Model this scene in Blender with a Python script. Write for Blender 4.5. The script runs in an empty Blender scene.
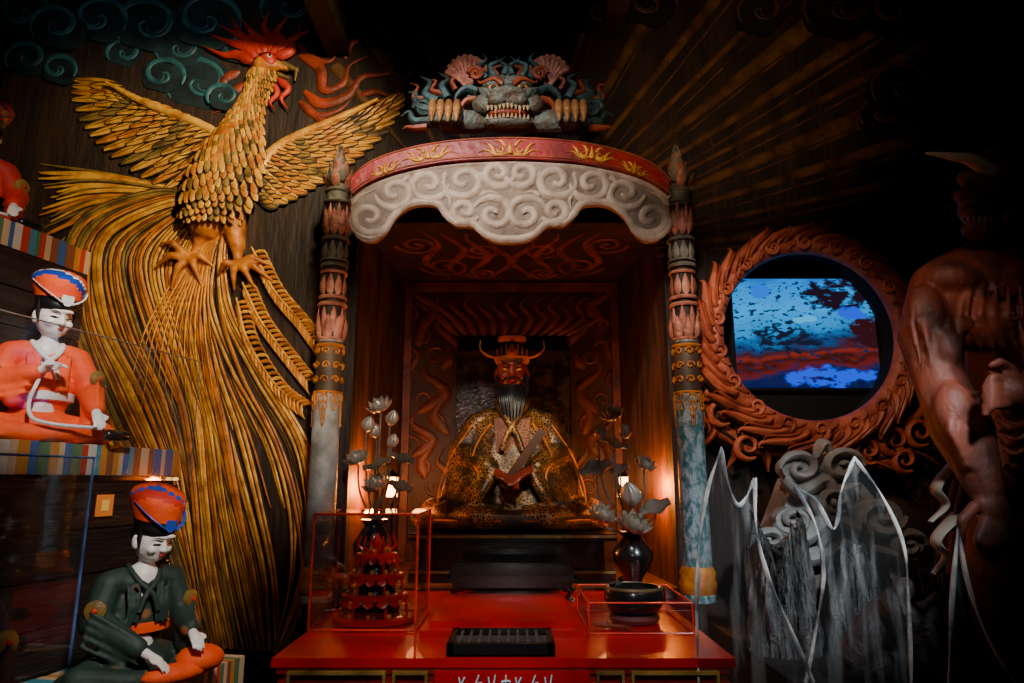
import bpy, math, random
from math import sin, cos, pi, radians
from mathutils import Vector, Matrix, noise
random.seed(7)
EYE=1.5; TH=radians(11.5); F=682.67
def W(u,v,Y):
    xc=(u-512)/F; yc=(341.5-v)/F
    dy=cos(TH)-yc*sin(TH); dz=sin(TH)+yc*cos(TH)
    t=Y/dy
    return Vector((xc*t,Y,EYE+dz*t))
COL=bpy.context.scene.collection
# ---------------------------------------------------------------- materials
def M(name,c1,c2=None,rough=.5,metal=0.,scale=6.,bump=0.,emit=0.,stretch=(1,1,1),bscale=None,lo=.35,hi=.65,coat=0.,bd=.02):
    m=bpy.data.materials.new(name); m.use_nodes=True
    nt=m.node_tree; N=nt.nodes; L=nt.links
    b=N['Principled BSDF']
    b.inputs['Roughness'].default_value=rough; b.inputs['Metallic'].default_value=metal
    if coat: b.inputs['Coat Weight'].default_value=coat
    c1=(*c1,1); c2=(*c2,1) if c2 else tuple(x*.55 for x in c1[:3])+(1,)
    tc=N.new('ShaderNodeTexCoord'); mp=N.new('ShaderNodeMapping'); mp.inputs['Scale'].default_value=stretch
    L.new(tc.outputs['Object'],mp.inputs['Vector'])
    n=N.new('ShaderNodeTexNoise'); n.inputs['Scale'].default_value=scale; n.inputs['Detail'].default_value=6
    L.new(mp.outputs[0],n.inputs['Vector'])
    r=N.new('ShaderNodeValToRGB'); r.color_ramp.elements[0].position=lo; r.color_ramp.elements[1].position=hi
    r.color_ramp.elements[0].color=c2; r.color_ramp.elements[1].color=c1
    L.new(n.outputs['Fac'],r.inputs['Fac']); L.new(r.outputs[0],b.inputs['Base Color'])
    if emit:
        L.new(r.outputs[0],b.inputs['Emission Color']); b.inputs['Emission Strength'].default_value=emit
    if bump:
        n2=N.new('ShaderNodeTexNoise'); n2.inputs['Scale'].default_value=bscale or scale*3; n2.inputs['Detail'].default_value=5
        L.new(mp.outputs[0],n2.inputs['Vector'])
        bp=N.new('ShaderNodeBump'); bp.inputs['Strength'].default_value=bump; bp.inputs['Distance'].default_value=bd
        L.new(n2.outputs['Fac'],bp.inputs['Height']); L.new(bp.outputs[0],b.inputs['Normal'])
    return m
def Pat(name,base,fig,scale,thr,mode='edge',rough=.45,metal=.2,fig2=None):
    """woven pattern: voronoi outlines or round flowers over a base cloth"""
    m=M(name,base,tuple(x*.6 for x in base),rough,metal,8,.2)
    nt=m.node_tree;N=nt.nodes;L=nt.links;b=N['Principled BSDF']
    src=b.inputs['Base Color'].links[0].from_socket
    tc=[n for n in N if n.bl_idname=='ShaderNodeTexCoord'][0]
    v=N.new('ShaderNodeTexVoronoi'); v.inputs['Scale'].default_value=scale
    if mode=='edge': v.feature='DISTANCE_TO_EDGE'
    L.new(tc.outputs['Object'],v.inputs['Vector'])
    r=N.new('ShaderNodeValToRGB'); e=r.color_ramp.elements; e[0].position=thr*.6; e[0].color=(1,1,1,1); e[1].position=thr; e[1].color=(0,0,0,1)
    L.new(v.outputs['Distance'],r.inputs[0])
    fac=r.outputs[0]
    if mode=='edge':
        n=N.new('ShaderNodeTexNoise'); n.inputs['Scale'].default_value=scale*.14; n.inputs['Detail'].default_value=4; L.new(tc.outputs['Object'],n.inputs['Vector'])
        r3=N.new('ShaderNodeValToRGB'); e=r3.color_ramp.elements; e[0].position=.42; e[0].color=(.08,.08,.08,1); e[1].position=.60; e[1].color=(1,1,1,1); L.new(n.outputs['Fac'],r3.inputs[0])
        mu=N.new('ShaderNodeMath'); mu.operation='MULTIPLY'; L.new(fac,mu.inputs[0]); L.new(r3.outputs[0],mu.inputs[1]); fac=mu.outputs[0]
    mx=N.new('ShaderNodeMix'); mx.data_type='RGBA'; L.new(fac,mx.inputs[0]); L.new(src,mx.inputs[6]); mx.inputs[7].default_value=(*fig,1)
    out=mx.outputs[2]
    if fig2:
        r2=N.new('ShaderNodeValToRGB'); e=r2.color_ramp.elements; e[0].position=thr*.35; e[0].color=(1,1,1,1); e[1].position=thr*.45; e[1].color=(0,0,0,1)
        L.new(v.outputs['Distance'],r2.inputs[0]); m3=N.new('ShaderNodeMix'); m3.data_type='RGBA'; L.new(r2.outputs[0],m3.inputs[0]); L.new(out,m3.inputs[6]); m3.inputs[7].default_value=(*fig2,1); out=m3.outputs[2]
    L.new(out,b.inputs['Base Color'])
    return m
def Acr(name,tint=(.96,.98,1),refl=.05,rough=.03,haze=.0,hz=6.,fres=.25):
    m=bpy.data.materials.new(name); m.use_nodes=True
    nt=m.node_tree; N=nt.nodes; L=nt.links
    out=N['Material Output']; N.remove(N['Principled BSDF'])
    tr=N.new('ShaderNodeBsdfTransparent'); tr.inputs[0].default_value=(*tint,1)
    gl=N.new('ShaderNodeBsdfGlossy'); gl.inputs['Roughness'].default_value=rough
    n=N.new('ShaderNodeTexNoise'); n.inputs['Scale'].default_value=hz; n.inputs['Detail'].default_value=6
    fr=N.new('ShaderNodeFresnel'); fr.inputs[0].default_value=1.45
    ad=N.new('ShaderNodeMath'); ad.operation='MULTIPLY_ADD'; ad.inputs[1].default_value=fres
    mm=N.new('ShaderNodeMath'); mm.operation='MULTIPLY'; mm.inputs[1].default_value=refl
    L.new(n.outputs['Fac'],mm.inputs[0]); L.new(fr.outputs[0],ad.inputs[0]); L.new(mm.outputs[0],ad.inputs[2])
    mx=N.new('ShaderNodeMixShader'); L.new(ad.outputs[0],mx.inputs[0]); L.new(tr.outputs[0],mx.inputs[1]); L.new(gl.outputs[0],mx.inputs[2])
    res=mx.outputs[0]
    if haze:
        df=N.new('ShaderNodeBsdfDiffuse'); df.inputs[0].default_value=(.85,.85,.82,1)  # haze paints pale reflection streaks as diffuse colour
        r=N.new('ShaderNodeValToRGB'); r.color_ramp.elements[0].position=.50; r.color_ramp.elements[0].color=(haze*.08,)*3+(1,); r.color_ramp.elements[1].position=.66; r.color_ramp.elements[1].color=(haze,)*3+(1,)
        mp=N.new('ShaderNodeMapping'); mp.inputs['Scale'].default_value=(7,1,.7); mp.inputs['Rotation'].default_value=(0,.25,0); tc=N.new('ShaderNodeTexCoord'); L.new(tc.outputs['Object'],mp.inputs[0])
        n4=N.new('ShaderNodeTexNoise'); n4.inputs['Scale'].default_value=5; n4.inputs['Detail'].default_value=7; L.new(mp.outputs[0],n4.inputs['Vector']); L.new(n4.outputs['Fac'],r.inputs[0])
        m2=N.new('ShaderNodeMixShader'); L.new(r.outputs[0],m2.inputs[0]); L.new(res,m2.inputs[1]); L.new(df.outputs[0],m2.inputs[2]); res=m2.outputs[0]
    L.new(res,out.inputs[0])
    return m
GOLD=M('gold_paint',(.88,.44,.045),(.44,.16,.015),.42,.15,14,.3)
GOLD2=M('orange_gold',(.74,.25,.018),(.30,.08,.008),.5,.1,12,.3)
OLIVE=M('olive_gold',(.34,.21,.04),(.10,.055,.010),.5,.1,10,.3)
UMBER=M('umber_and_shade',(.034,.014,.005),(.012,.006,.003),.7,0,10)  # dark brown; under feathers and petals it stands in for gap shade
BROWNWALL=M('mural_wood',(.036,.015,.006),(.010,.005,.003),.65,0,3,.5,stretch=(3,1,.6))
RAY=M('ray_brown',(.17,.068,.016),(.048,.018,.005),.55,0,9,.5)
REDFL=M('flame_red',(.62,.030,.008),(.30,.016,.005),.5,0,10,.3)
REDBR=M('flame_red_brown',(.34,.040,.010),(.13,.02,.006),.5,0,10,.3)
TEAL=M('teal_paint',(.03,.14,.155),(.012,.05,.06),.5,0,10,.3)
TEALB=M('cloud_fill_dark',(.010,.030,.034),(.004,.009,.010),.6,0,14)
BRCL=M('brown_cloud',(.12,.034,.012),(.04,.012,.006),.6,0,8)
BRCLB=M('brown_cloud_fill',(.014,.007,.005),(.005,.004,.003),.6)
BEIGE=M('beige_carving',(.34,.26,.20),(.19,.135,.10),.6,0,9,.5)
BEIGE2=M('beige_scroll',(.68,.54,.42),(.44,.32,.24),.5,0,14,.3)
RED=M('red_lacquer',(.54,.004,.008),(.32,.003,.006),.30,0,5,.05,coat=.3)
REDARCH=M('red_arch_paint',(.46,.010,.009),(.22,.007,.006),.45,0,9,.3)
BLACK=M('black_lacquer',(.012,.011,.011),(.006,.006,.006),.25,0,5,coat=.4)
MATTE=M('matte_black',(.004,.004,.004),(.002,.002,.002),1.,0,5)
DWOOD=M('dark_plank',(.030,.020,.016),(.010,.007,.005),.6,0,5,.4,stretch=(1,1,9))
COPPER=M('pink_copper',(.58,.22,.14),(.26,.08,.05),.5,.05,16,.5)
GGREEN=M('gray_green',(.24,.22,.17),(.08,.075,.055),.6,.05,14,.6)
BEAST=M('dark_beast_paint',(.12,.15,.13),(.09,.06,.035),.5,.05,18,.6,lo=.42,hi=.58)
STONE=M('gray_column',(.50,.50,.48),(.20,.195,.18),.55,.0,9,.5)
STONET=M('verdigris_column',(.34,.39,.39),(.04,.15,.16),.5,.0,40,.5,stretch=(1,1,.6),lo=.42,hi=.58)
SKIN=M('doll_white',(.88,.82,.77),(.76,.69,.64),.4,0,6)
HAIR=M('black_hair',(.01,.009,.009),(.005,.005,.005),.4)
ORANGE=M('orange_silk',(.95,.10,.003),(.78,.050,.003),.7,0,7,.3)
GREENR=Pat('green_floral_silk',(.016,.040,.030),(.22,.10,.03),16,.25,'f1',fig2=(.45,.04,.02),metal=0,rough=.65)
NAVYR=Pat('navy_silk',(.012,.018,.05),(.12,.16,.2),18,.2,'f1',metal=0,rough=.65)
REDSILK=M('red_silk',(.70,.026,.008),(.48,.016,.006),.65,0,8,.2)
BLUE=M('blue_paint',(.02,.08,.55),(.01,.04,.32),.4)
WHITE=M('white_paint',(.8,.8,.78),(.65,.65,.62),.5)
LIP=M('red_lip',(.6,.03,.03),(.5,.02,.02),.4)
ENMAR=Pat('bronze_gold_brocade',(.06,.028,.010),(.46,.22,.045),62,.14,'edge',.42,.25)
ENMAD=Pat('dark_gilt_robe',(.030,.019,.012),(.42,.20,.045),58,.12,'edge',.40,.25)
ENMAF=M('red_brown_face',(.24,.030,.012),(.11,.014,.007),.4,0,9,.2)
SILV=M('silver_gilt',(.62,.56,.46),(.40,.34,.25),.35,.4,12,.2)
SILVD=M('tarnished_leaf',(.30,.27,.22),(.13,.12,.09),.4,.4,12,.3)
OGRE=M('ogre_skin',(.25,.058,.028),(.050,.013,.008),.60,0,9,.8,bscale=26,bd=.010,stretch=(1,1,.6))
OGHAIR=M('ogre_mane',(.10,.042,.024),(.03,.015,.01),.7,0,12,.6)
HORN=M('horn_ivory',(.65,.50,.33),(.45,.33,.22),.4)
ROCK=M('carved_rock',(.25,.235,.22),(.018,.016,.015),.6,0,16,1.,stretch=(1.5,1.5,.35),bd=.05)
GSTONE=M('gray_scroll',(.46,.45,.42),(.24,.23,.21),.55,0,9,.4)
SALMON=M('salmon_flame',(.60,.15,.065),(.30,.055,.025),.5,0,9,.4)
RUST=M('rust_flame',(.42,.085,.03),(.18,.030,.012),.5,0,9,.4)
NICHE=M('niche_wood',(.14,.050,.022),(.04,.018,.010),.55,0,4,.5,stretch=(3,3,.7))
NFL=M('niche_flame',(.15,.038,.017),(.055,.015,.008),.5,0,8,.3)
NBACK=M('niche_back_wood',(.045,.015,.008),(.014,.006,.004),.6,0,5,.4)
CEIL=M('ceiling_flame_paint',(.24,.045,.018),(.10,.02,.010),.5,0,8,.3)
PANEL=M('aged_painted_panel',(.07,.070,.072),(.010,.009,.009),.3,.2,16,.4,lo=.45,hi=.7)
GLASS=Acr('clear_acrylic',refl=.16,fres=.5); GLASSB=Acr('clear_acrylic_panel',(.96,.98,1),.04,fres=.10,haze=.010)
GLASSH=Acr('painted_reflection_acrylic',(.98,.99,1),.05,haze=.10,fres=.3)  # pale streaks in the sheet stand in for reflections
EDGE=M('acrylic_edge_glints',(.85,.83,.76),(.16,.165,.17),.2,0,9,lo=.42,hi=.58)  # bright and dark alternation paints glints along the edge
EDGEG=M('acrylic_thin_edge',(.22,.20,.17),(.1,.1,.1),.2,0,20)
EDGEB=M('painted_blue_edge_light',(.10,.20,.50),(.04,.10,.3),.2,0,20)  # blue light on the barrier edges, put into the colour
EDGER=M('painted_red_edge_light',(.80,.04,.015),(.45,.025,.012),.25,0,20)  # red light caught by the case edges, painted as colour
CREAM=M('cream_cloth',(.34,.27,.20),(.18,.14,.10),.6)
# ---------------------------------------------------------------- mesh builder
def cat(pts,n=6):
    P=[Vector(p) for p in pts]; P=[2*P[0]-P[1]]+P+[2*P[-1]-P[-2]]; out=[]
    for i in range(1,len(P)-2):
        a,b,c,d=P[i-1:i+3]
        for k in range(n):
            t=k/n
            out.append(.5*((2*b)+(c-a)*t+(2*a-5*b+4*c-d)*t*t+(3*b-a-3*c+d)*t**3))
    out.append(P[-2]); return out
class MB:
    def __init__(s,T=None): s.v=[];s.f=[];s.m=[];s.T=T
    def add(s,vs,fs,mi=0,X=None):
        o=len(s.v)
        s.v+= [ (X@Vector(p) if X else Vector(p)) for p in vs]
        s.f+= [[o+i for i in f] for f in fs]; s.m+=[mi]*len(fs)
    def lathe(s,prof,c=(0,0,0),seg=24,mi=0,X=None,sx=1,sy=1,mis=None,closed=False,mf=None):
        vs=[];c=Vector(c)
        for r,z in prof:
            for k in range(seg):
                a=2*pi*k/seg; vs.append(c+Vector((r*cos(a)*sx,r*sin(a)*sy,z)))
        n=len(prof)
        o=len(s.v); s.v+=[(X@p if X else p) for p in vs]
        for i in range(n if closed else n-1):
            j=(i+1)%n
            for k in range(seg):
                s.f.append([o+i*seg+k,o+i*seg+(k+1)%seg,o+j*seg+(k+1)%seg,o+j*seg+k]); s.m.append(mf(2*pi*k/seg,prof[i][1]) if mf else (mis[i] if mis else mi))
        if closed: return
        s.f.append([o+k for k in range(seg)][::-1]); s.m.append(mis[0] if mis else mi)
        s.f.append([o+(n-1)*seg+k for k in range(seg)]); s.m.append(mis[-1] if mis else mi)
    def ell(s,c,r,mi=0,X=None,seg=16,rings=10,R=None):
        prof=[(max(sin(pi*i/rings),.02),-cos(pi*i/rings)) for i in range(rings+1)]
        if isinstance(r,(int,float)): r=(r,r,r)
        T=Matrix.Translation(Vector(c))@(R.to_4x4() if R else Matrix())@Matrix.Diagonal((*r,1))
        if X: T=X@T
        s.lathe(prof,seg=seg,mi=mi,X=T)
    def tube(s,pts,rad,seg=8,mi=0,cap=True,flat=1.):
        P=[Vector(p) for p in pts]; n=len(P)
        if isinstance(rad,(int,float)): rad=[rad]*n
        if len(rad)==2 and n!=2: rad=[rad[0]+(rad[1]-rad[0])*i/(n-1) for i in range(n)]
        o=len(s.v); t0=(P[1]-P[0]).normalized()
        up=Vector((0,0,1)) if abs(t0.z)<.9 else Vector((1,0,0))
        side=t0.cross(up).normalized()
        for i in range(n):
            t=(P[min(i+1,n-1)]-P[max(i-1,0)]).normalized()
            side=(side-t*side.dot(t)).normalized(); b=t.cross(side)
            for k in range(seg):
                a=2*pi*k/seg; s.v.append(P[i]+side*cos(a)*rad[i]+b*sin(a)*rad[i]*flat)
        for i in range(n-1):
            for k in range(seg):
                s.f.append([o+i*seg+k,o+i*seg+(k+1)%seg,o+(i+1)*seg+(k+1)%seg,o+(i+1)*seg+k]); s.m.append(mi)
        if cap:
            s.f.append([o+k for k in range(seg)][::-1]); s.m.append(mi)
            s.f.append([o+(n-1)*seg+k for k in range(seg)]); s.m.append(mi)
    def cap(s,a,b,ra,rb,mi=0,seg=12):
        a=Vector(a);b=Vector(b);d=(b-a).normalized()
        pts=[];rad=[]
        for i in range(5):
            th=pi/2*(i/4); pts.append(a-d*ra*cos(th)); rad.append(max(ra*sin(th),ra*.05))
        for i in range(5):
            th=pi/2*(i/4); pts.append(b+d*rb*sin(th)); rad.append(max(rb*cos(th),rb*.05))
        s.tube(pts,rad,seg,mi)
    def chain(s,pts,rads,mi=0):
        for i in range(len(pts)-1): s.cap(pts[i],pts[i+1],rads[i],rads[i+1],mi)
    def box(s,a,b,mi=0,X=None):
        a=Vector(a);b=Vector(b)
        vs=[(x,y,z) for x in (a.x,b.x) for y in (a.y,b.y) for z in (a.z,b.z)]
        s.add(vs,[[0,1,3,2],[4,6,7,5],[0,4,5,1],[2,3,7,6],[0,2,6,4],[1,5,7,3]],mi,X)
    def ribbon(s,pts,w,h,nrm=(0,-1,0),mi=0):
        P=[Vector(p) for p in pts]; n=len(P); nrm=Vector(nrm); o=len(s.v)
        for i in range(n):
            t=(P[min(i+1,n-1)]-P[max(i-1,0)]).normalized(); sd=t.cross(nrm).normalized()
            ww=w[i] if isinstance(w,list) else w; hh=h*min(1,.25+ww*30) 
            for a,k in ((-1,0),(-.65,.75),(0,1),(.65,.75),(1,0)): s.v.append(P[i]+sd*a*ww+nrm*hh*k)
        for i in range(n-1):
            for k in range(4):
                s.f.append([o+i*5+k,o+i*5+k+1,o+i*5+6+k,o+i*5+5+k]); s.m.append(mi)
    def prism(s,poly,d,mi=0):
        P=[Vector(p) for p in poly];d=Vector(d);n=len(P);o=len(s.v)
        s.v+=P+[p+d for p in P]
        s.f.append([o+i for i in range(n)]);s.m.append(mi)
        s.f.append([o+n+i for i in range(n)][::-1]);s.m.append(mi)
        for i in range(n): s.f.append([o+i,o+n+i,o+n+(i+1)%n,o+(i+1)%n]);s.m.append(mi)
    def petal(s,X,L,wd,bulge=.2,curl=0.,mi=0,nu=6):
        vs=[];fs=[]
        for i in range(nu+1):
            t=i/nu; w=wd*max(sin(pi*min(.98,.12+.86*t**.8)),.03)
            for k in (-1,-.5,0,.5,1): vs.append((k*w,-L*bulge*sin(pi*t)*(1-.7*k*k)-curl*L*t*t,L*t))
        for i in range(nu):
            for k in range(4): fs.append([i*5+k,i*5+k+1,i*5+6+k,i*5+5+k])
        s.add(vs,fs,mi,X)
    def build(s,name,mats,parent=None,smooth=True,remesh=0,sm=2,label=None):
        vs=[(s.T@p if s.T else p) for p in s.v]
        me=bpy.data.meshes.new(name); me.from_pydata([tuple(p) for p in vs],[],s.f)
        if not isinstance(mats,(list,tuple)): mats=[mats]
        for m in mats: me.materials.append(m)
        if len(mats)>1:
            for p,i in zip(me.polygons,s.m): p.material_index=i
        me.update(); ob=bpy.data.objects.new(name,me); COL.objects.link(ob)
        if remesh:
            r=ob.modifiers.new('r','REMESH'); r.mode='VOXEL'; r.voxel_size=remesh; r.use_smooth_shade=True
            if sm:
                q=ob.modifiers.new('s','SMOOTH'); q.iterations=sm; q.factor=.5
            dg=bpy.context.evaluated_depsgraph_get(); e=ob.evaluated_get(dg)
            nm=bpy.data.meshes.new_from_object(e); ob.modifiers.clear(); ob.data=nm; me=nm
            if not me.materials: me.materials.append(mats[0])
        if smooth:
            for p in me.polygons: p.use_smooth=True
            if not remesh:
                try: me.set_sharp_from_angle(angle=radians(50))
                except Exception: pass
        if parent:
            ob.parent=parent; ob.matrix_parent_inverse=Matrix.Translation(-parent.location)
        if label: ob['label']=label
        return ob
def thing(name,label,category,loc,group=None):
    e=bpy.data.objects.new(name,None); e.location=loc; e.empty_display_size=.05; COL.objects.link(e)
    e['label']=label; e['category']=category
    if group: e['group']=group
    return e
def tag(ob,label,category,group=None,kind=None):
    ob['label']=label; ob['category']=category
    if group: ob['group']=group
    if kind: ob['kind']=kind
    return ob
def struct(ob): ob['kind']='structure'; return ob
def wr(mb,uv,wpx,Y,h,mi=0,n=6,taper=(1,0),off=0.):
    """carved ribbon following a traced line on the vertical plane Y"""
    P=cat([(u,v,0) for u,v in uv],n); k=len(P); pts=[W(p.x,p.y,Y)-Vector((0,off,0)) for p in P]
    ws=[]
    for i in range(k):
        t=i/(k-1)
        f=(taper[0]+(taper[1]-taper[0])*t**1.6) if taper not in('leaf','bow') else max(.06,sin(pi*(.08+.9*t))**(.6 if taper=='leaf' else .45))
        if t<.12 and taper not in('leaf','bow'): f*=.4+.6*t/.12
        ws.append(max(f,.04)*wpx*Y/F/2)
    mb.ribbon(pts,ws,h,(0,-1,0),mi)
def spiral(cx,cy,r,turns=1.6,a0=0,d=1,n=26,sq=1.):
    out=[]
    for i in range(n):
        t=i/(n-1); rr=r*(1-t)**.8+r*.06; a=a0+d*turns*2*pi*t
        out.append((cx+rr*cos(a),cy+rr*sin(a)*sq))
    return out
# ---------------------------------------------------------------- room
YW=3.4
mb=MB(); mb.box((-3,YW,0),(-.80,YW+.08,4.2)); mb.box((.79,YW,0),(3,YW+.08,4.2)); mb.box((-.80,YW,2.83),(.79,YW+.08,4.2)); mb.box((-.80,YW,0),(.79,YW+.08,1.0))
struct(mb.build('wall_back',BROWNWALL,smooth=False))
for nm,a,b,m in (('wall_left',(-3.08,-1.6,0),(-3,YW,4.2),BROWNWALL),('wall_right',(3,-1.6,0),(3.08,YW,4.2),BROWNWALL),
                 ('floor',(-3,-1.6,-.08),(3,YW,0),DWOOD),('ceiling',(-3,-1.6,4.2),(3,YW+.08,4.28),BROWNWALL),
                 ('trim_1',(-1.02,-1.6,3.8),(-.9,YW-.01,4.2),UMBER),('trim_2',(.5,-1.6,3.95),(.62,YW-.01,4.2),UMBER)):
    mb=MB(); mb.box(a,b); struct(mb.build(nm,m,smooth=False))
# niche shell
mb=MB(); YB=4.5
A=[(-.80,YW+.08),(-.725,YB)]; B=[(.79,YW+.08),(.715,YB)]
for (x0,y0),(x1,y1),sg in ((A[0],A[1],-1),(B[0],B[1],1)):
    mb.prism([(x0,y0,1),(x1,y1,1),(x1,y1,2.83),(x0,y0,2.83)],(sg*.05,0,0))
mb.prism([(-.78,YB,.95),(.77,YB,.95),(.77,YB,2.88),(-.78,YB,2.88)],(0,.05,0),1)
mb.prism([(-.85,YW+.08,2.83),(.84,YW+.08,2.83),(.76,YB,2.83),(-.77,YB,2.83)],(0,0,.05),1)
mb.prism([(-.85,YW+.08,1),(.84,YW+.08,1),(.76,YB,1),(-.77,YB,1)],(0,0,-.05))
struct(mb.build('wall_niche',[NICHE,NBACK],smooth=False))
mb=MB()
for a,b in (((-.72,YB-.03,2.76),(.715,YB-.002,2.82)),((-.72,YB-.03,1.0),(-.67,YB-.002,2.76)),((.665,YB-.03,1.0),(.715,YB-.002,2.76))): mb.box(a,b)
struct(mb.build('trim_3',NFL,smooth=False))
mb=MB()
for sgn in (-1,1):
    for i in range(9):
        u0=512+sgn*(62+i%3*13); v0=500-i*22
        L=45+random.random()*25; k=sgn*(1 if i%2 else -.6)
        wr(mb,[(u0+sgn*random.uniform(0,22),v0),(u0+k*16,v0-L*.35),(u0-k*4+sgn*10,v0-L*.7),(u0+k*12+sgn*12,v0-L)],12,YB-.004,.012,n=5)
        wr(mb,spiral(u0+sgn*15,v0-12,9,1.2,random.random()*6,sgn),3.5,YB-.004,.012,n=2)
for i in range(-6,7):
    wr(mb,[(512+i*9,335),(512+i*13+6,318),(512+i*14-5,305),(512+i*15+3,295)],8,YB-.004,.012,n=5)
tag(mb.build('flame_carving',NFL),'low-relief reddish flame carving covering the rear panel of the niche','carving',kind='stuff')
mb=MB()
for s in (-1,1):
    for r in range(4):
        pts=[Vector((s*(.06+.14*r+.06*sin(k*.8+r)),3.55+.085*k,2.829)) for k in range(11)]
        mb.ribbon(pts,[.024*sin(pi*(k+.6)/11.4) for k in range(11)],.006,(0,0,-1))
    for cx_,cy_,rr in ((.42,4.15,.17),(.18,3.85,.12),(.55,3.75,.13),(.2,4.3,.10)):
        sp=[Vector((s*cx_+s*rr*(1-k/24)*cos(k*.5),cy_+rr*1.2*(1-k/24)*sin(k*.5),2.829)) for k in range(24)]
        mb.ribbon(sp,.014,.006,(0,0,-1))
tag(mb.build('ceiling_scroll_carving',CEIL),'reddish flame scrolls painted on the niche ceiling','carving',kind='stuff')
# ---------------------------------------------------------------- sunburst & clouds
mb=MB()
c=(505,265)
for i,a in enumerate([8,14,20,26,31.5,37,43,49,56,64,74,106,116,126]):
    a=radians(a); r0=150; r1=(430,520,470)[i%3] if a<pi/2 else 290
    p=[(c[0]+cos(a)*r,c[1]-sin(a)*r*.85) for r in (r0,(r0+r1)/2,r1)]
    wr(mb,p,[20,12,16][i%3],YW-.002,.010,n=3,taper=(.35,1.1))
    q=[(x+4+i%3*3,y+9) for x,y in p]; wr(mb,q,3.5,YW-.002,.014,n=3,taper=(.5,1.2))
tag(mb.build('sunburst_relief',RAY),'carved brown light rays radiating across the dark mural wall','relief carving')
def clouds(lst,m1,m2,label,group,w=4,off0=.003):
    for j,(x,y,r,d) in enumerate(lst):
        mb=MB(); dep=off0+.006*(j%6)
        pts=[W(x+r*.98*cos(t*pi/16)*(1+.07*cos(5*t*pi/16)),y+r*.78*sin(t*pi/16)*(1+.07*cos(5*t*pi/16)),YW-dep) for t in range(32)]
        mb.prism(pts[::-1],(0,dep-.001,0),1)
        wr(mb,spiral(x,y,r,1.25,2.5 if d>0 else .6,d,sq=.78),w*1.3,YW,.008,0,n=3,taper=(1,.4),off=dep)
        wr(mb,spiral(x,y,r*1.0,.9,2.9 if d>0 else .2,d,sq=.9),w*.6,YW,.006,0,n=3,taper=(1,.5),off=dep)
        tag(mb.build('cloud_relief',[m1,m2]),label,'cloud relief',group)
clouds([(200,82,34,1),(163,75,22,-1),(150,25,34,1),(100,20,28,-1),(208,22,34,-1),(60,28,26,1),(22,12,28,-1),(180,48,24,1),(236,50,16,-1),(290,8,28,1),(385,25,30,1),(425,8,26,-1),(125,52,18,1),(28,58,22,1),(330,14,22,-1),(60,70,18,-1),(225,98,16,1)],
  TEAL,TEALB,'teal-outlined swirling cloud painted on the mural wall','teal mural clouds',4.6)
clouds([(600,10,34,1),(650,5,26,-1),(840,8,38,1),(890,14,26,-1),(900,90,32,1),(940,100,24,-1),(880,115,22,1),(960,25,30,1),(1000,60,26,-1),(760,14,24,1)],
  BRCL,BRCLB,'dark brown swirling cloud carved among the light rays','brown mural clouds',3.5,.02)
# ---------------------------------------------------------------- phoenix
ph=thing('phoenix_relief','large golden phoenix carving with spread wings and flowing tail','relief carving',W(220,250,YW))
def px(u,v,o=0): return W(u,v,YW)-Vector((0,o,0))
K=YW/F
mb=MB()
body=[(265,74,11),(259,91,10),(252,106,12),(245,124,17),(238,146,25),(229,175,32),(221,202,31),(212,226,22)]
for i in range(len(body)-1):
    a=body[i];b=body[i+1]; mb.cap(px(a[0],a[1],.02),px(b[0],b[1],.02),a[2]*K,b[2]*K)
mb.ell(px(269,70,.04),(15*K,11*K,11*K)); mb.cap(px(279,70,.045),px(289,72,.04),6*K,4.5*K)
mb.cap(px(212,210,.03),px(203,243,.03),18*K,8*K); mb.cap(px(232,205,.03),px(240,250,.03),18*K,8*K)
mb.cap(px(203,243,.03),px(194,262,.03),6*K,4*K); mb.cap(px(240,250,.03),px(240,268,.03),6*K,4*K)
for fx,fy,ts in ((194,262,[(166,246),(160,270),(176,292),(206,288),(218,270)]),(240,268,[(222,278),(238,292),(258,290),(276,284),(274,268)])):
    for tx,ty in ts:
        mx_,my_=(fx+tx)/2,(fy+ty)/2-6
        mb.chain([px(fx,fy,.05),px(mx_,my_,.075),px(tx,ty,.05)],[4.4*K,3.8*K,1.6*K])
mb.build('body',GOLD2,ph,remesh=.008,sm=3)
mb=MB()
for i in range(len(body)-1):
    a=Vector(body[i]);b=Vector(body[i+1])
    for s in range(4):
        q=a.lerp(b,s/4); r=q.z
        for k in range(-5,6):
            x=q.x+k*r/4.9+(s%2)*r/10; y=q.y+ (random.random()*2)
            dep=.020+math.sqrt(max(0,1-(k/5.4)**2))*r*K*.98
            L=7+r*.16
            for wf,mi,o2 in ((1.35,3,.002),(1.0,(0,0,1,0,2)[(k+s)%5],.005)):  # wider umber copy beneath paints the shade between scale feathers
                pts=[W(x+k*.5*t*L/6,y+t*L,YW)-Vector((0,dep+o2+.007*t,0)) for t in (0,.35,.7,.9,1)]
                wd=(1.0+r*.070)*K*wf
                mb.ribbon(pts,[wd*.7,wd,wd*.95,wd*.6,wd*.15],.004,(0,-1,0),mi)
mb.build('body_feathers',[GOLD,GOLD2,OLIVE,UMBER],ph,label='overlapping small golden scale feathers')
mb=MB(); mb.cap(px(286,70,.045),px(299,74,.04),4.6*K,2.4*K); mb.cap(px(299,74,.04),px(297,84,.035),2.4*K,.8*K); mb.cap(px(281,79,.045),px(291,82,.038),2.8*K,1.*K)
mb.build('beak',OLIVE,ph)
mb=MB(); mb.ell(px(272,68,.07),(9.5*K,5*K,8.5*K)); mb.build('face_patch',REDFL,ph,label='red skin around the eye')
mb=MB(); mb.ell(px(275,66,.092),(2.6*K,2.*K,2.3*K)); mb.build('eye',WHITE,ph)
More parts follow.
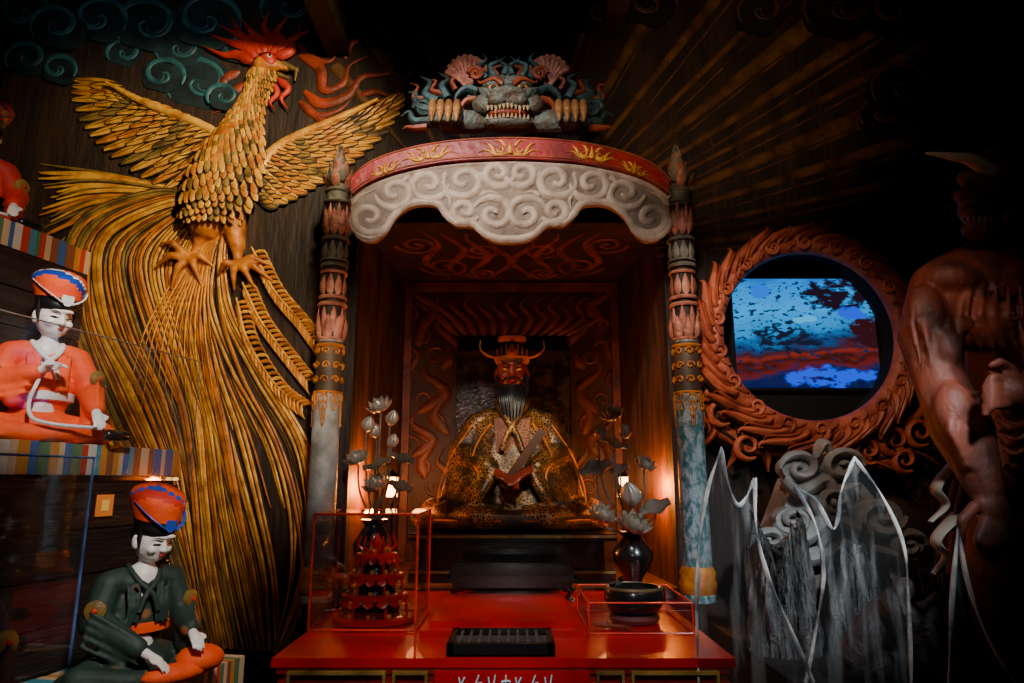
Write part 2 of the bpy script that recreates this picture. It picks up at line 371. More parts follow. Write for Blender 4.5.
mb=MB(); mb.ell(px(276,66,.100),(1.5*K,1.3*K,1.5*K)); mb.build('pupil',HAIR,ph)
for p,w in (([(258,62),(248,50),(234,46),(212,38)],16),([(262,58),(254,46),(240,38),(220,28)],16),([(267,57),(264,46),(254,36),(242,20)],16),([(273,57),(284,46),(278,36),(290,20)],16),([(277,59),(292,54),(294,42),(312,34)],15),([(255,66),(240,58),(226,58),(206,50)],13),([(280,82),(290,92),(283,102),(291,114)],9),([(273,84),(279,96),(272,106),(278,114)],8),([(270,56),(274,44),(266,30),(272,14)],13),([(260,60),(248,46),(240,32),(232,20)],11),([(276,58),(290,46),(300,38),(300,24)],11)):
    mb=MB(); wr(mb,p,w,YW,.02,off=.03); mb.build('comb_flame',REDFL,ph)
for p,w in (([(300,56),(320,68),(324,90),(344,84),(350,66),(376,54)],13),([(305,92),(322,104),(348,96),(362,78),(388,74),(412,58)],13),([(300,45),(312,58),(330,62),(342,48)],10),([(300,102),(318,116),(340,110),(354,98)],10),([(240,72),(225,80),(222,92),(206,98)],11),([(345,60),(352,44),(370,40),(382,50)],9),([(248,84),(232,94),(232,106),(214,114)],11),([(310,112),(330,124),(352,118),(372,120)],9),([(360,96),(376,92),(392,96),(404,84)],8),([(390,70),(404,78),(416,70),(424,76)],7)):
    mb=MB(); wr(mb,p,w,YW,.012,off=.006); mb.build('flame_wisp',REDBR,ph)
def lerpc(C,t):
    x=t*(len(C)-1); i=min(int(x),len(C)-2); f=x-i
    return (C[i][0]+(C[i+1][0]-C[i][0])*f, C[i][1]+(C[i+1][1]-C[i][1])*f)
def wing(name,root,tip,n,bend,w):
    mb=MB()
    for layer,(fr,nn,ww) in enumerate(((1,n,w*1.1),(.78,n-2,w),(.60,n-2,w*.85),(.45,n-3,w*.8),(.32,n-3,w*.75),(.20,n-4,w*.7))):
        for i in range(nn):
            t=i/(nn-1); r=lerpc(root,t); e=lerpc(tip,t)
            e=(r[0]+(e[0]-r[0])*fr,r[1]+(e[1]-r[1])*fr); mid=((r[0]+e[0])/2,(r[1]+e[1])/2+bend*fr)
            off=.004+layer*.009+.0009*i
            q=[r,mid,((e[0]*.985+r[0]*.015),(e[1]*.985+r[1]*.015))]
            wr(mb,[r,mid,e],ww+3,YW,.002,3,n=6,taper='bow',off=off)  # dark ribbon under each feather, painted shade at its edges
            wr(mb,q,ww*.86,YW,.006,(0,0,1,0,0,2)[(i+layer)%6],n=6,taper='bow',off=off+.002)
            wr(mb,q,1.4,YW,.003,3,n=5,taper=(1,.4),off=off+.008)
    wr(mb,[root[-1],root[len(root)//2],root[0],((root[0][0]*.5+tip[0][0]*.5),(root[0][1]*.5+tip[0][1]*.5)+bend*.5-2)],12,YW,.016,0,off=.056,taper=(1,.3))
    mb.build(name,[GOLD,GOLD2,OLIVE,UMBER],ph,label='golden wing with layered broad feathers')
wing('wing',[(150,108),(175,114),(200,124),(222,140),(234,160),(236,188)],[(74,80),(70,96),(80,122),(94,142),(114,160),(140,178),(170,194),(205,210)],19,-8,12)
wing('wing',[(348,120),(322,130),(300,140),(280,152),(266,168),(258,188)],[(412,88),(404,108),(392,130),(372,150),(350,168),(325,184),(303,198),(280,208)],18,5,11)
mb=MB()
Lc=[(205,200),(150,192),(76,222),(68,300),(92,380),(120,460),(150,540),(190,645)]
Rc=[(232,225),(230,262),(244,320),(276,385),(304,450),(312,520),(308,590),(292,652)]
for i in range(110):
    t=random.random() if i>70 else i/70; tt=min(1,max(0,t+random.uniform(-.02,.02)))
    end=8 if random.random()<.5 else random.choice((5,6,7))
    pts=[]
    ph_=t*9+random.random()*1.2
    for j in range(end):
        a=Lc[j];b=Rc[j]; wob=11*sin(j*1.0+ph_)*min(1,j/3)
        pts.append((a[0]+(b[0]-a[0])*tt+wob,a[1]+(b[1]-a[1])*tt))
    w=random.choice((3,4,5,7,10)); o_=.002+.0018*(i*7%19)
    wr(mb,pts,w+3,YW,.002,3,n=6,taper='bow',off=o_)  # umber ribbon beneath, shade between strands put into colour
    wr(mb,pts,w,YW,.004,random.choice((0,0,0,1,1,2)),n=6,taper='bow',off=o_+.002)
    if w>4: wr(mb,pts,1.0,YW,.002,3,n=6,taper=(1,.5),off=o_+.0055)
for i in range(34):
    t=i/33; e=(38+random.random()*22,164+t*130+random.random()*8)
    q=[(212,195+t*25),(150,182+t*40),(95,172+t*75),e]; w=random.uniform(3,6); o_=.004+.0025*(i%5)
    wr(mb,q,w+2.5,YW,.002,3,off=o_,taper='bow'); wr(mb,q,w,YW,.005,random.choice((0,0,1,2)),off=o_+.002,taper='bow')  # wider umber strand first, as painted shade around the gold
for i in range(14):
    t=i/13; wr(mb,[(212+t*16,222),(190+t*24,262+t*8),(150+t*64,330),(130+t*100,410+t*20)],3.4,YW,.005,i%2,off=.040+.001*i)
mb.build('tail_feathers',[GOLD,GOLD2,OLIVE,UMBER],ph,label='long flowing gold, orange and olive tail plumes')
for base in ([(246,285),(262,320),(288,355),(312,385)],[(255,250),(275,290),(300,320),(318,345)],[(240,300),(250,340),(278,385),(308,408)]):
    mb=MB(); wr(mb,base,4,YW,.010,0,off=.050)
    C=cat([(a,b,0) for a,b in base],8)
    for q,p in enumerate(C[1:-1]):
        for s in (-1,1):
            wr(mb,[(p.x,p.y),(p.x+5+s*5,p.y+4-s*5),(p.x+9+s*5,p.y+10-s*5)],4.4,YW,.008,q%2,n=2,off=.048)
    mb.build('fern_plume',[GOLD,GOLD2],ph,label='serrated fern-like tail plume')
# ---------------------------------------------------------------- shrine gate
YA=3.0
XL,XR=-.828,.792
def zof(v,Y=3.05): return W(512,v,Y).z
def petals(mb,c,r0,z0,L,n,wd,tilt,mi=1,bulge=.2,curl=0,ph=0):
    for k in range(n):
        X=Matrix.Translation(Vector((c[0],c[1],z0)))@Matrix.Rotation(2*pi*(k+ph)/n,4,'Z')@Matrix.Translation((0,-r0,0))@Matrix.Rotation(tilt,4,'X')
        mb.petal(X,L,wd,bulge,curl,mi)
BANDM=M('dark_band',(.10,.06,.03),(.04,.025,.015),.6)
def pillar(x,label,shaft):
    c=(x,3.05); e=thing('shrine_pillar',label,'pillar',(x,3.05,1.0),'carved gate pillars')
    z=lambda v:zof(v)
    def L(name,prof,mat,lab=None,extra=None,core=None):
        mb=MB(); mb.lathe(prof,(x,3.05,0),24)
        if extra: extra(mb)
        mb.build(name,[core or mat,mat,COPPER],e,label=lab)
    def rng(m,v,r=.064,t=.006,mi=1):
        m.tube([(x+r*cos(a*pi/12),3.05+r*sin(a*pi/12),z(v)) for a in range(25)],t,6,mi)
    L('shaft',[(.072,1.0),(.072,z(590)),(.062,z(588)),(.060,z(430)),(.055,z(340))],shaft,'pale worn painted shaft')
    def gb(m):
        for k in range(8):
            X=Matrix.Translation((x,3.05,0))@Matrix.Rotation(2*pi*k/8,4,'Z')
            L_=.15 if k%2==0 else .08; z0=z(392)
            m.tube([X@Vector((0,-.0625,z0-L_*t)) for t in (0,.5,1)],[.004,.004,.001],5,1)
            for q in range(4 if k%2==0 else 2):
                zz=z0-.012-q*.032; w_=.020*(1-q*.2)
                for s in (-1,1):
                    sp=[X@Vector((s*w_*(.15+.85*sin(t*.35)),-.0625,zz-.018*(1-cos(t*.45)))) for t in range(8)]; m.tube(sp,[.004,.0015],5,1)
            m.ell(X@Vector((0,-.063,z0-L_)),(.006,.004,.009),1,seg=6,rings=5)
            for q in range(3):
                sp=[X@Vector((.020*(1-t/10)*cos(t*.8)*(1 if q%2 else -1),-.062,z(353+q*14)+.020*(1-t/10)*sin(t*.8))) for t in range(10)]
                m.tube(sp,.0045,5,1)
        rng(m,393,.060,.005); rng(m,347,.060,.008)
    L('gilt_band',[(.058,z(395)),(.058,z(343))],GOLD2,'gilded scroll band with hanging pendants',gb,core=BANDM)
    L('base_ring',[(.062,z(596)),(.076,z(592)),(.078,z(582)),(.070,z(578)),(.076,z(572)),(.062,z(566))],GOLD2,'gold base collar')
    D1=UMBER  # dark core colour painted as shade between the petals
    L('lower_lotus',[(.050,z(343)),(.052,z(330)),(.050,z(308)),(.048,z(303))],COPPER,'pink lotus-petal collar',lambda m:(petals(m,c,.052,z(342),.115,8,.022,.10,bulge=.16),petals(m,c,.055,z(342),.075,8,.012,.12,bulge=.18,mi=1),petals(m,c,.050,z(334),.125,8,.017,.06,ph=.5,bulge=.10),rng(m,306,.058,.010),rng(m,340,.055,.007)),core=D1)
    L('middle_drum',[(.045,z(303)),(.050,z(300)),(.050,z(274)),(.045,z(270))],COPPER,'pink carved drum',lambda m:(petals(m,c,.052,z(297),.10,9,.018,.0,bulge=.1),rng(m,299,.058,.009),rng(m,274,.056,.008)),core=D1)
    L('upper_drum',[(.045,z(270)),(.050,z(268)),(.050,z(240)),(.045,z(237))],GGREEN,'grey-green carved drum',lambda m:(petals(m,c,.052,z(262),.09,9,.019,.0,bulge=.12),rng(m,267,.056,.010),rng(m,262,.060,.006),rng(m,241,.058,.009)),core=D1)
    L('upper_lotus',[(.042,z(237)),(.046,z(226)),(.046,z(210)),(.045,z(207))],COPPER,'pink lotus collar',lambda m:(petals(m,c,.044,z(237),.125,8,.021,.10,bulge=.14),petals(m,c,.044,z(232),.13,8,.016,.08,ph=.5,bulge=.10)),core=D1)
    L('neck_ring',[(.04,z(208)),(.056,z(204)),(.050,z(199)),(.056,z(194)),(.04,z(186))],GGREEN,'grey-green ringed neck',lambda m:(rng(m,204,.058,.008),rng(m,193,.056,.008)))
    def fl(m):
        for k in range(6): petals(m,c,.050-.0075*k,z(190-6*k),.080,6,.022,.30-.12*k,ph=.5*(k%2),curl=.12-.03*k,bulge=.10,mi=1 if k%2 else 2)
    L('finial',[(.03,z(190)),(.036,z(184)),(.036,z(174)),(.028,z(164)),(.016,z(156)),(.005,z(150))],GGREEN,'flame-shaped lotus bud finial',fl,core=D1)
    return e
pillar(XL,'carved gate pillar with pink lotus collars, warmly lit, beside the golden bird',STONE)
pillar(XR,'carved gate pillar with verdigris shaft and pink collars beside the flaming ring',STONET)
arch=thing('arch_canopy','arched shrine canopy with red band and beige cloud valance','shrine canopy',(-.015,3.0,zof(200)))
def mir(p): return (1020-p[0],p[1])
top=[(351,194),(370,181),(400,170),(440,162),(475,159),(510,158)]
bot=[(350,224),(354,234),(364,241),(376,241),(386,233),(392,222),(402,212),(414,206),(430,205),(440,209),(446,218),(456,226),(468,226),(476,229),(484,237),(496,242),(510,243)]
topf=top+[mir(p) for p in top[::-1][1:]]; botf=bot+[mir(p) for p in bot[::-1][1:]]
topc=[(p.x,p.y) for p in cat([(a,b,0) for a,b in topf],3)]; botc=[(p.x,p.y) for p in cat([(a,b,0) for a,b in botf],3)]
mb=MB()
def strip(mb,ta,ba,Y0,Y1,mi=0,N=70):
    def samp(C,u):
        for i in range(len(C)-1):
            if C[i][0]<=u<=C[i+1][0]:
                f=(u-C[i][0])/max(1e-6,C[i+1][0]-C[i][0]); return C[i][1]+(C[i+1][1]-C[i][1])*f
        return C[0][1] if u<C[0][0] else C[-1][1]
    u0=max(ta[0][0],ba[0][0]);u1=min(ta[-1][0],ba[-1][0]); o=len(mb.v)
    for i in range(N+1):
        u=u0+(u1-u0)*i/N
        a=W(u,samp(ta,u),Y0);b=W(u,samp(ba,u),Y0)
        mb.v+=[a,b,Vector((b.x,Y1,b.z)),Vector((a.x,Y1,a.z))]
    for i in range(N):
        for k in range(4):
            q=o+i*4; mb.f.append([q+k,q+(k+1)%4,q+4+(k+1)%4,q+4+k]); mb.m.append(mi)
    mb.f.append([o,o+3,o+2,o+1]);mb.m.append(mi); q=o+N*4; mb.f.append([q,q+1,q+2,q+3]);mb.m.append(mi)
strip(mb,topc,botc,YA,YA+.03)
mb.build('cloud_valance',BEIGE,arch,label='beige carved cloud-shaped board')
mb=MB()
SP=[(369,218,20,0,1),(395,193,19,3,-1),(428,184,20,0,1),(464,181,20,3.1,-1),(465,211,14,.5,1),(498,174,16,0,1),(494,214,20,3.5,1)]
for x,y,r,a,d in SP:
    for s in (0,1):
        X=x if not s else 1020-x; A=a if not s else pi-a; D=d if not s else -d
        wr(mb,spiral(X,y,r,1.35,A,D,sq=.85),10,YA,.014,n=3,taper=(1,.75))
wr(mb,[(b[0],b[1]-4) for b in botc[::3]],8,YA,.014,n=2,taper=(1,1))
wr(mb,[(b[0],b[1]+4) for b in topc[::3]],7,YA,.012,n=2,taper=(1,1))
for s in (0,1):
    for p in ([(352,205),(360,196),(376,190)],[(444,190),(450,200),(448,212)],[(480,196),(488,192),(500,194)],[(410,176),(404,182),(408,190)],[(446,172),(444,180),(447,188)],[(480,172),(482,182),(478,192)]):
        wr(mb,[q if not s else mir(q) for q in p],7,YA,.014,n=5)
mb.build('scroll_carving',BEIGE2,arch,label='shallow raised beige cloud scrolls')
ot=[(349,180),(365,164),(395,151),(435,142),(475,138),(510,137)]; ot=ot+[mir(p) for p in ot[::-1][1:]]
otc=[(p.x,p.y) for p in cat([(a,b,0) for a,b in ot],3)]
mb=MB(); strip(mb,otc,[(a,b) for a,b in topc],YA-.03,YA+.08); mb.build('red_band',REDARCH,arch,label='red painted arch band')
mb=MB()
for dy,C in ((1,otc),(-2,topc)): wr(mb,[(a,b+dy) for a,b in C[::2]],2.4,YA-.03,.014,n=3,taper=(1,1))
mb.build('edge_moulding',RUST,arch)
for cx,cy,sl,big in ((428,154,-.17,.95),(510,149,0,1.15),(592,154,.17,.95),(385,169,-.42,.6),(635,169,.42,.6)):
    mb=MB()
    wr(mb,[(cx,cy+5),(cx,cy),(cx,cy-8)],7.5,YA-.032,.014,n=4)
    for s in (-1,1):
        T_=lambda dx,dy:(cx+s*dx*big,cy+dy*big+sl*s*dx*big)
        wr(mb,[(T_(8,0)[0]+s*4*cos(t*.6)*(1-t/14),T_(8,0)[1]+4*sin(t*.6)*(1-t/14)) for t in range(12)],3,YA-.032,.012,n=2)
        wr(mb,[T_(3,4),T_(12,5),T_(20,1),T_(28,3)],4.2,YA-.032,.012,n=5)
        wr(mb,[T_(13,4),T_(17,-3),T_(22,-5)],4.2,YA-.032,.012,n=4)
        wr(mb,[T_(4,-2),T_(8,-7),T_(13,-7)],4,YA-.032,.012,n=4)
    mb.build('gilt_flourish',GOLD,arch,label='small gold leaf flourish')
# guardian lion crest
cc=W(508,104,2.98); S=.00475
lion=thing('guardian_lion_crest','carved lion-like beast face with teal mane and gold paws','carved crest',(cc.x,cc.y,zof(136,3.0)))
X=Matrix.Translation(cc)@Matrix.Diagonal((S,S,S,1))
mb=MB(X)
for c,r in (((0,2,4),(34,18,24)),((-14,-14,12),(12,8,6)),((14,-14,12),(12,8,6)),((0,-14,-5),(22,10,9)),((0,-22,0),(11,6,7)),((-24,-10,-6),(12,8,10)),((24,-10,-6),(12,8,10)),((0,-8,-26),(26,10,5)),((0,4,-16),(30,12,14)),((-10,-20,-8),(10,6,6)),((10,-20,-8),(10,6,6)),((-36,0,8),(8,5,9)),((36,0,8),(8,5,9))): mb.ell(c,r)
for k in range(-3,4): mb.chain([(k*3,-16,13),(k*4,-14,20),(k*6,-9,27)],[2,2.4,1.4])
for s in (-1,1):
    for q in range(3): mb.chain([(s*9,-25,0+q),(s*(17+q*2),-21,-3+q*3),(s*(26+q*2),-16,0+q*4)],[1.6,2,1.2])
    mb.cap((s*30,4,-18),(s*60,-2,-20),11,13)
    mb.ell((s*62,-6,-18),(17,13,14))
    for k in range(4): mb.cap((s*62-12+8*k,-14,-12),(s*62-12+8*k,-18,-27),5,4)
mb.build('head',BEAST,lion,remesh=.005,sm=1,label='snarling head and forelegs in worn paint')
for s in (-1,1):
    mb=MB(X); mb.ell((s*14,-20,4.5),(6,4.5,4.2)); mb.build('eye',GOLD,lion)
    mb=MB(X); mb.ell((s*14,-24,4),(2.6,2,2.6)); mb.build('pupil',HAIR,lion)
    mb=MB(X); mb.tube(cat([(s*5,-22,9),(s*14,-23,14),(s*26,-17,13),(s*30,-13,18)],5),[3,.8],6); mb.build('eyebrow',RUST,lion,label='curled rust-coloured brow')
mb=MB(X); mb.ell((0,-12,-18),(20,8,5)); mb.build('mouth',REDBR,lion,label='dark red open mouth')
TOOTH=M('aged_tooth',(.46,.34,.18),(.30,.21,.11),.45)
mb=MB(X)
for k in range(-5,6):
    L=9 if abs(k) in (3,) else 5
    mb.tube([(k*3.9,-22+abs(k)*.9,-13),(k*3.9,-23+abs(k)*.9,-13-L)],[2,.4],6)
    mb.tube([(k*4,-18+abs(k)*.8,-25),(k*4,-19+abs(k)*.8,-20)],[1.8,.4],6)
mb.build('teeth',TOOTH,lion)
CLAW=M('dull_gilt_claw',(.46,.22,.07),(.24,.10,.03),.5,.1,12,.3)
for s in (-1,1):
    mb=MB(X)
    for k in range(4):
        x=s*62-12+8*k; mb.tube([(x,-19,-20),(x,-23,-24),(x,-22,-31)],[4,3,.8],7); mb.cap((x,-16,-8),(x,-20,-18),3.6,4)
    mb.build('claws',CLAW,lion,label='gold banded claws')
    mb=MB(X)
    for k in range(9):
        a=radians(28+k*17); e=(s*42+cos(a)*20,-4,26+sin(a)*24); mb.tube([(s*40,-4,14),((s*40+e[0])/2,-9,(14+e[2])/2),e],[1.5,2.4,3.2],7)
        mb.ell(e,3.3,seg=8,rings=6)
    mb.tube([(s*40+cos(radians(20+k*8))*21,-6,24+sin(radians(20+k*8))*24) for k in range(19)],2.2,6)
    mb.build('shell_tuft',COPPER,lion,label='pink ribbed shell-like ear')
MANE=M('mane_teal',(.055,.13,.14),(.02,.045,.045),.5,.1,20,.4)
for s in (-1,1):
    mb=MB(X)
    def lr(pts,w,mi=0,y=-8):
        P=cat([(p[0],y,p[1]) for p in pts],6); n=len(P); mb.tube(P,[max(.5,w*(1-(i/(n-1))**1.5)) for i in range(n)],7,mi,flat=.8)
    for p,w in (([(22,22),(30,34),(22,44),(26,52)],6),([(14,24),(18,36),(10,42),(12,48)],5.5),([(4,26),(2,36),(8,42),(2,48)],5.3),([(70,-4),(82,4),(78,18),(88,26)],8),([(76,-14),(90,-8),(92,6),(100,8)],8),([(74,-24),(92,-24),(98,-14),(106,-18)],7),([(60,0),(66,14),(60,22),(70,30)],7),([(30,8),(42,12),(52,2),(48,-8)],6),([(32,0),(42,-2),(46,-10),(38,-16)],5),([(80,-30),(92,-31),(100,-30),(104,-32)],5),([(66,6),(76,10),(72,20),(80,22)],4.5),([(84,0),(94,2),(90,14),(98,18)],4.5),([(10,26),(14,34),(6,38),(8,44)],3.5),([(52,10),(56,20),(50,26),(54,34)],4)):
        lr([(s*a,b) for a,b in p],w,0 if w>5.2 else 1)
    mb.tube([(s*(84+10*(1-t/20)*cos(t*.55)),-12,-12+10*(1-t/20)*sin(t*.55)) for t in range(20)],2.2,6)
    mb.tube([(s*(32+8*(1-t/20)*cos(t*.55)),-16,24+8*(1-t/20)*sin(t*.55)) for t in range(20)],2.2,6,1)
    mb.build('mane',[MANE,RUST],lion,label='teal and rust curling mane')
# ---------------------------------------------------------------- altar
al=thing('altar_table','red lacquered altar table with raised centre and stepped front mouldings','altar table',(0,2.5,0))
mb=MB(); mb.box((-.69,2.10,.975),(.64,3.32,1.0)); mb.build('table_top',RED,al,smooth=False)
mb=MB(); mb.box((-.30,2.36,1.0),(.235,2.94,1.022)); mb.box((-.27,2.39,1.022),(.205,2.94,1.045)); mb.build('raised_step',RED,al,smooth=False)
mb=MB(); mb.box((-.66,2.14,0),(.61,3.3,.89)); mb.box((-.22,2.085,.80),(.22,2.14,.966)); mb.build('body',RED,al,smooth=False)
mb=MB()
for z0,z1,o in ((.955,.975,.012),(.935,.955,.03),(.89,.935,.016)): mb.box((-.69+o,2.10+o,z0),(.64-o,3.31,z1))
mb.build('moulding',REDARCH,al,smooth=False)
for x0,x1 in ((-.64,-.36),(-.34,-.24),(.24,.32),(.34,.59)):
    mb=MB()
    for a,b in (((x0,2.088,.958),(x1,2.12,.966)),((x0,2.088,.80),(x1,2.12,.81)),((x0,2.088,.81),(x0+.008,2.12,.958)),((x1-.008,2.088,.81),(x1,2.12,.958))): mb.box(a,b)
    mb.build('gilt_frame',OLIVE,al,smooth=False,label='dull gold panel frame')
INK=M('pale_blue_ink',(.45,.85,.90),(.35,.72,.80),.5,emit=.15)  # ink given a faint glow of its own through emission
GL=[[[(0,1),(.1,.6),(0,0)],[(.5,1),(.2,.6),(.6,.3)],[(.3,.6),(.8,.1)]],[[(0,.8),(.5,.85),(.8,.8)],[(.4,1.1),(.35,.4),(0,0)],[(.4,.5),(.7,.2)]],[[(.1,1),(.2,.6)],[(.7,1.1),(.5,.5),(.1,0)],[(0,.5),(.8,.55)]],[[(.5,1.1),(.1,.5),(0,.1)],[(.3,.7),(.8,.7),(.7,.1)],[(.4,.4),(.5,0)]]]
for k in range(7):
    mb=MB()
    for st_ in GL[k*3%4]: mb.tube(cat([(-.150+k*.040+.032*a,2.080,.896+.058*b) for a,b in st_],4),[.0036]*(4*(len(st_)-1)+1),6,flat=.6)
    mb.build('brush_character',INK,al,label='pale blue brush-written character')
ob_=thing('offering_box','black slatted offering box on the red altar','offering box',(-.02,2.20,1.0))
mb=MB()
x0,x1,y0,y1=-.19,.125,2.115,2.34
for a,b in (((x0,y0,1.0),(x1,y0+.02,1.035)),((x0,y1-.02,1.0),(x1,y1,1.035)),((x0,y0,1.0),(x0+.02,y1,1.035)),((x1-.02,y0,1.0),(x1,y1,1.035)),((x0,y0,1.0),(x1,y1,1.006))): mb.box(a,b)
mb.build('box_frame',BLACK,ob_,smooth=False)
mb=MB()
for k in range(9):
    x=x0+.03+k*.029; mb.box((x,y0+.02,1.012),(x+.008,y1-.02,1.03))
mb.box((x0+.02,(y0+y1)/2-.005,1.018),(x1-.02,(y0+y1)/2+.005,1.033))
mb.build('slats',M('worn_black_slat',(.09,.085,.08),(.04,.04,.04),.4),ob_,smooth=False)
ped=thing('statue_pedestal','black lacquered stepped pedestal under the seated king','pedestal',(0,4.0,1.0))
mb=MB()
for x,y,z0,z1 in ((.53,3.58,1.20,1.235),(.47,3.62,1.06,1.20),(.52,3.57,1.001,1.06)): mb.box((-x,y,z0),(x,4.37,z1))
mb.build('plinth',BLACK,ped,smooth=False)
mb=MB(); mb.box((-.53,3.572,1.215),(.53,3.578,1.228)); mb.box((-.52,3.562,1.045),(.52,3.568,1.056)); mb.build('gilt_line',OLIVE,ped,smooth=False)
lt=thing('offering_stand','low black lacquered offering table with curved legs','low table',(0,3.2,1.001))
mb=MB(); mb.box((-.27,2.98,1.085),(.27,3.42,1.10)); mb.box((-.25,3.0,1.06),(.25,3.40,1.085))
for a,b in (((-.27,2.98,1.10),(.27,2.99,1.112)),((-.27,3.41,1.10),(.27,3.42,1.112)),((-.27,2.98,1.10),(-.26,3.42,1.112)),((.26,2.98,1.10),(.27,3.42,1.112))): mb.box(a,b)
mb.build('tray_top',BLACK,lt,smooth=False)
for sx in (-1,1):
    for y in (3.02,3.30):
        mb=MB(); mb.tube([(sx*.22,y,1.07),(sx*.25,y,1.045),(sx*.235,y,1.02),(sx*.255,y,1.001)],[.018,.016,.012,.016],8); mb.build('leg',BLACK,lt)
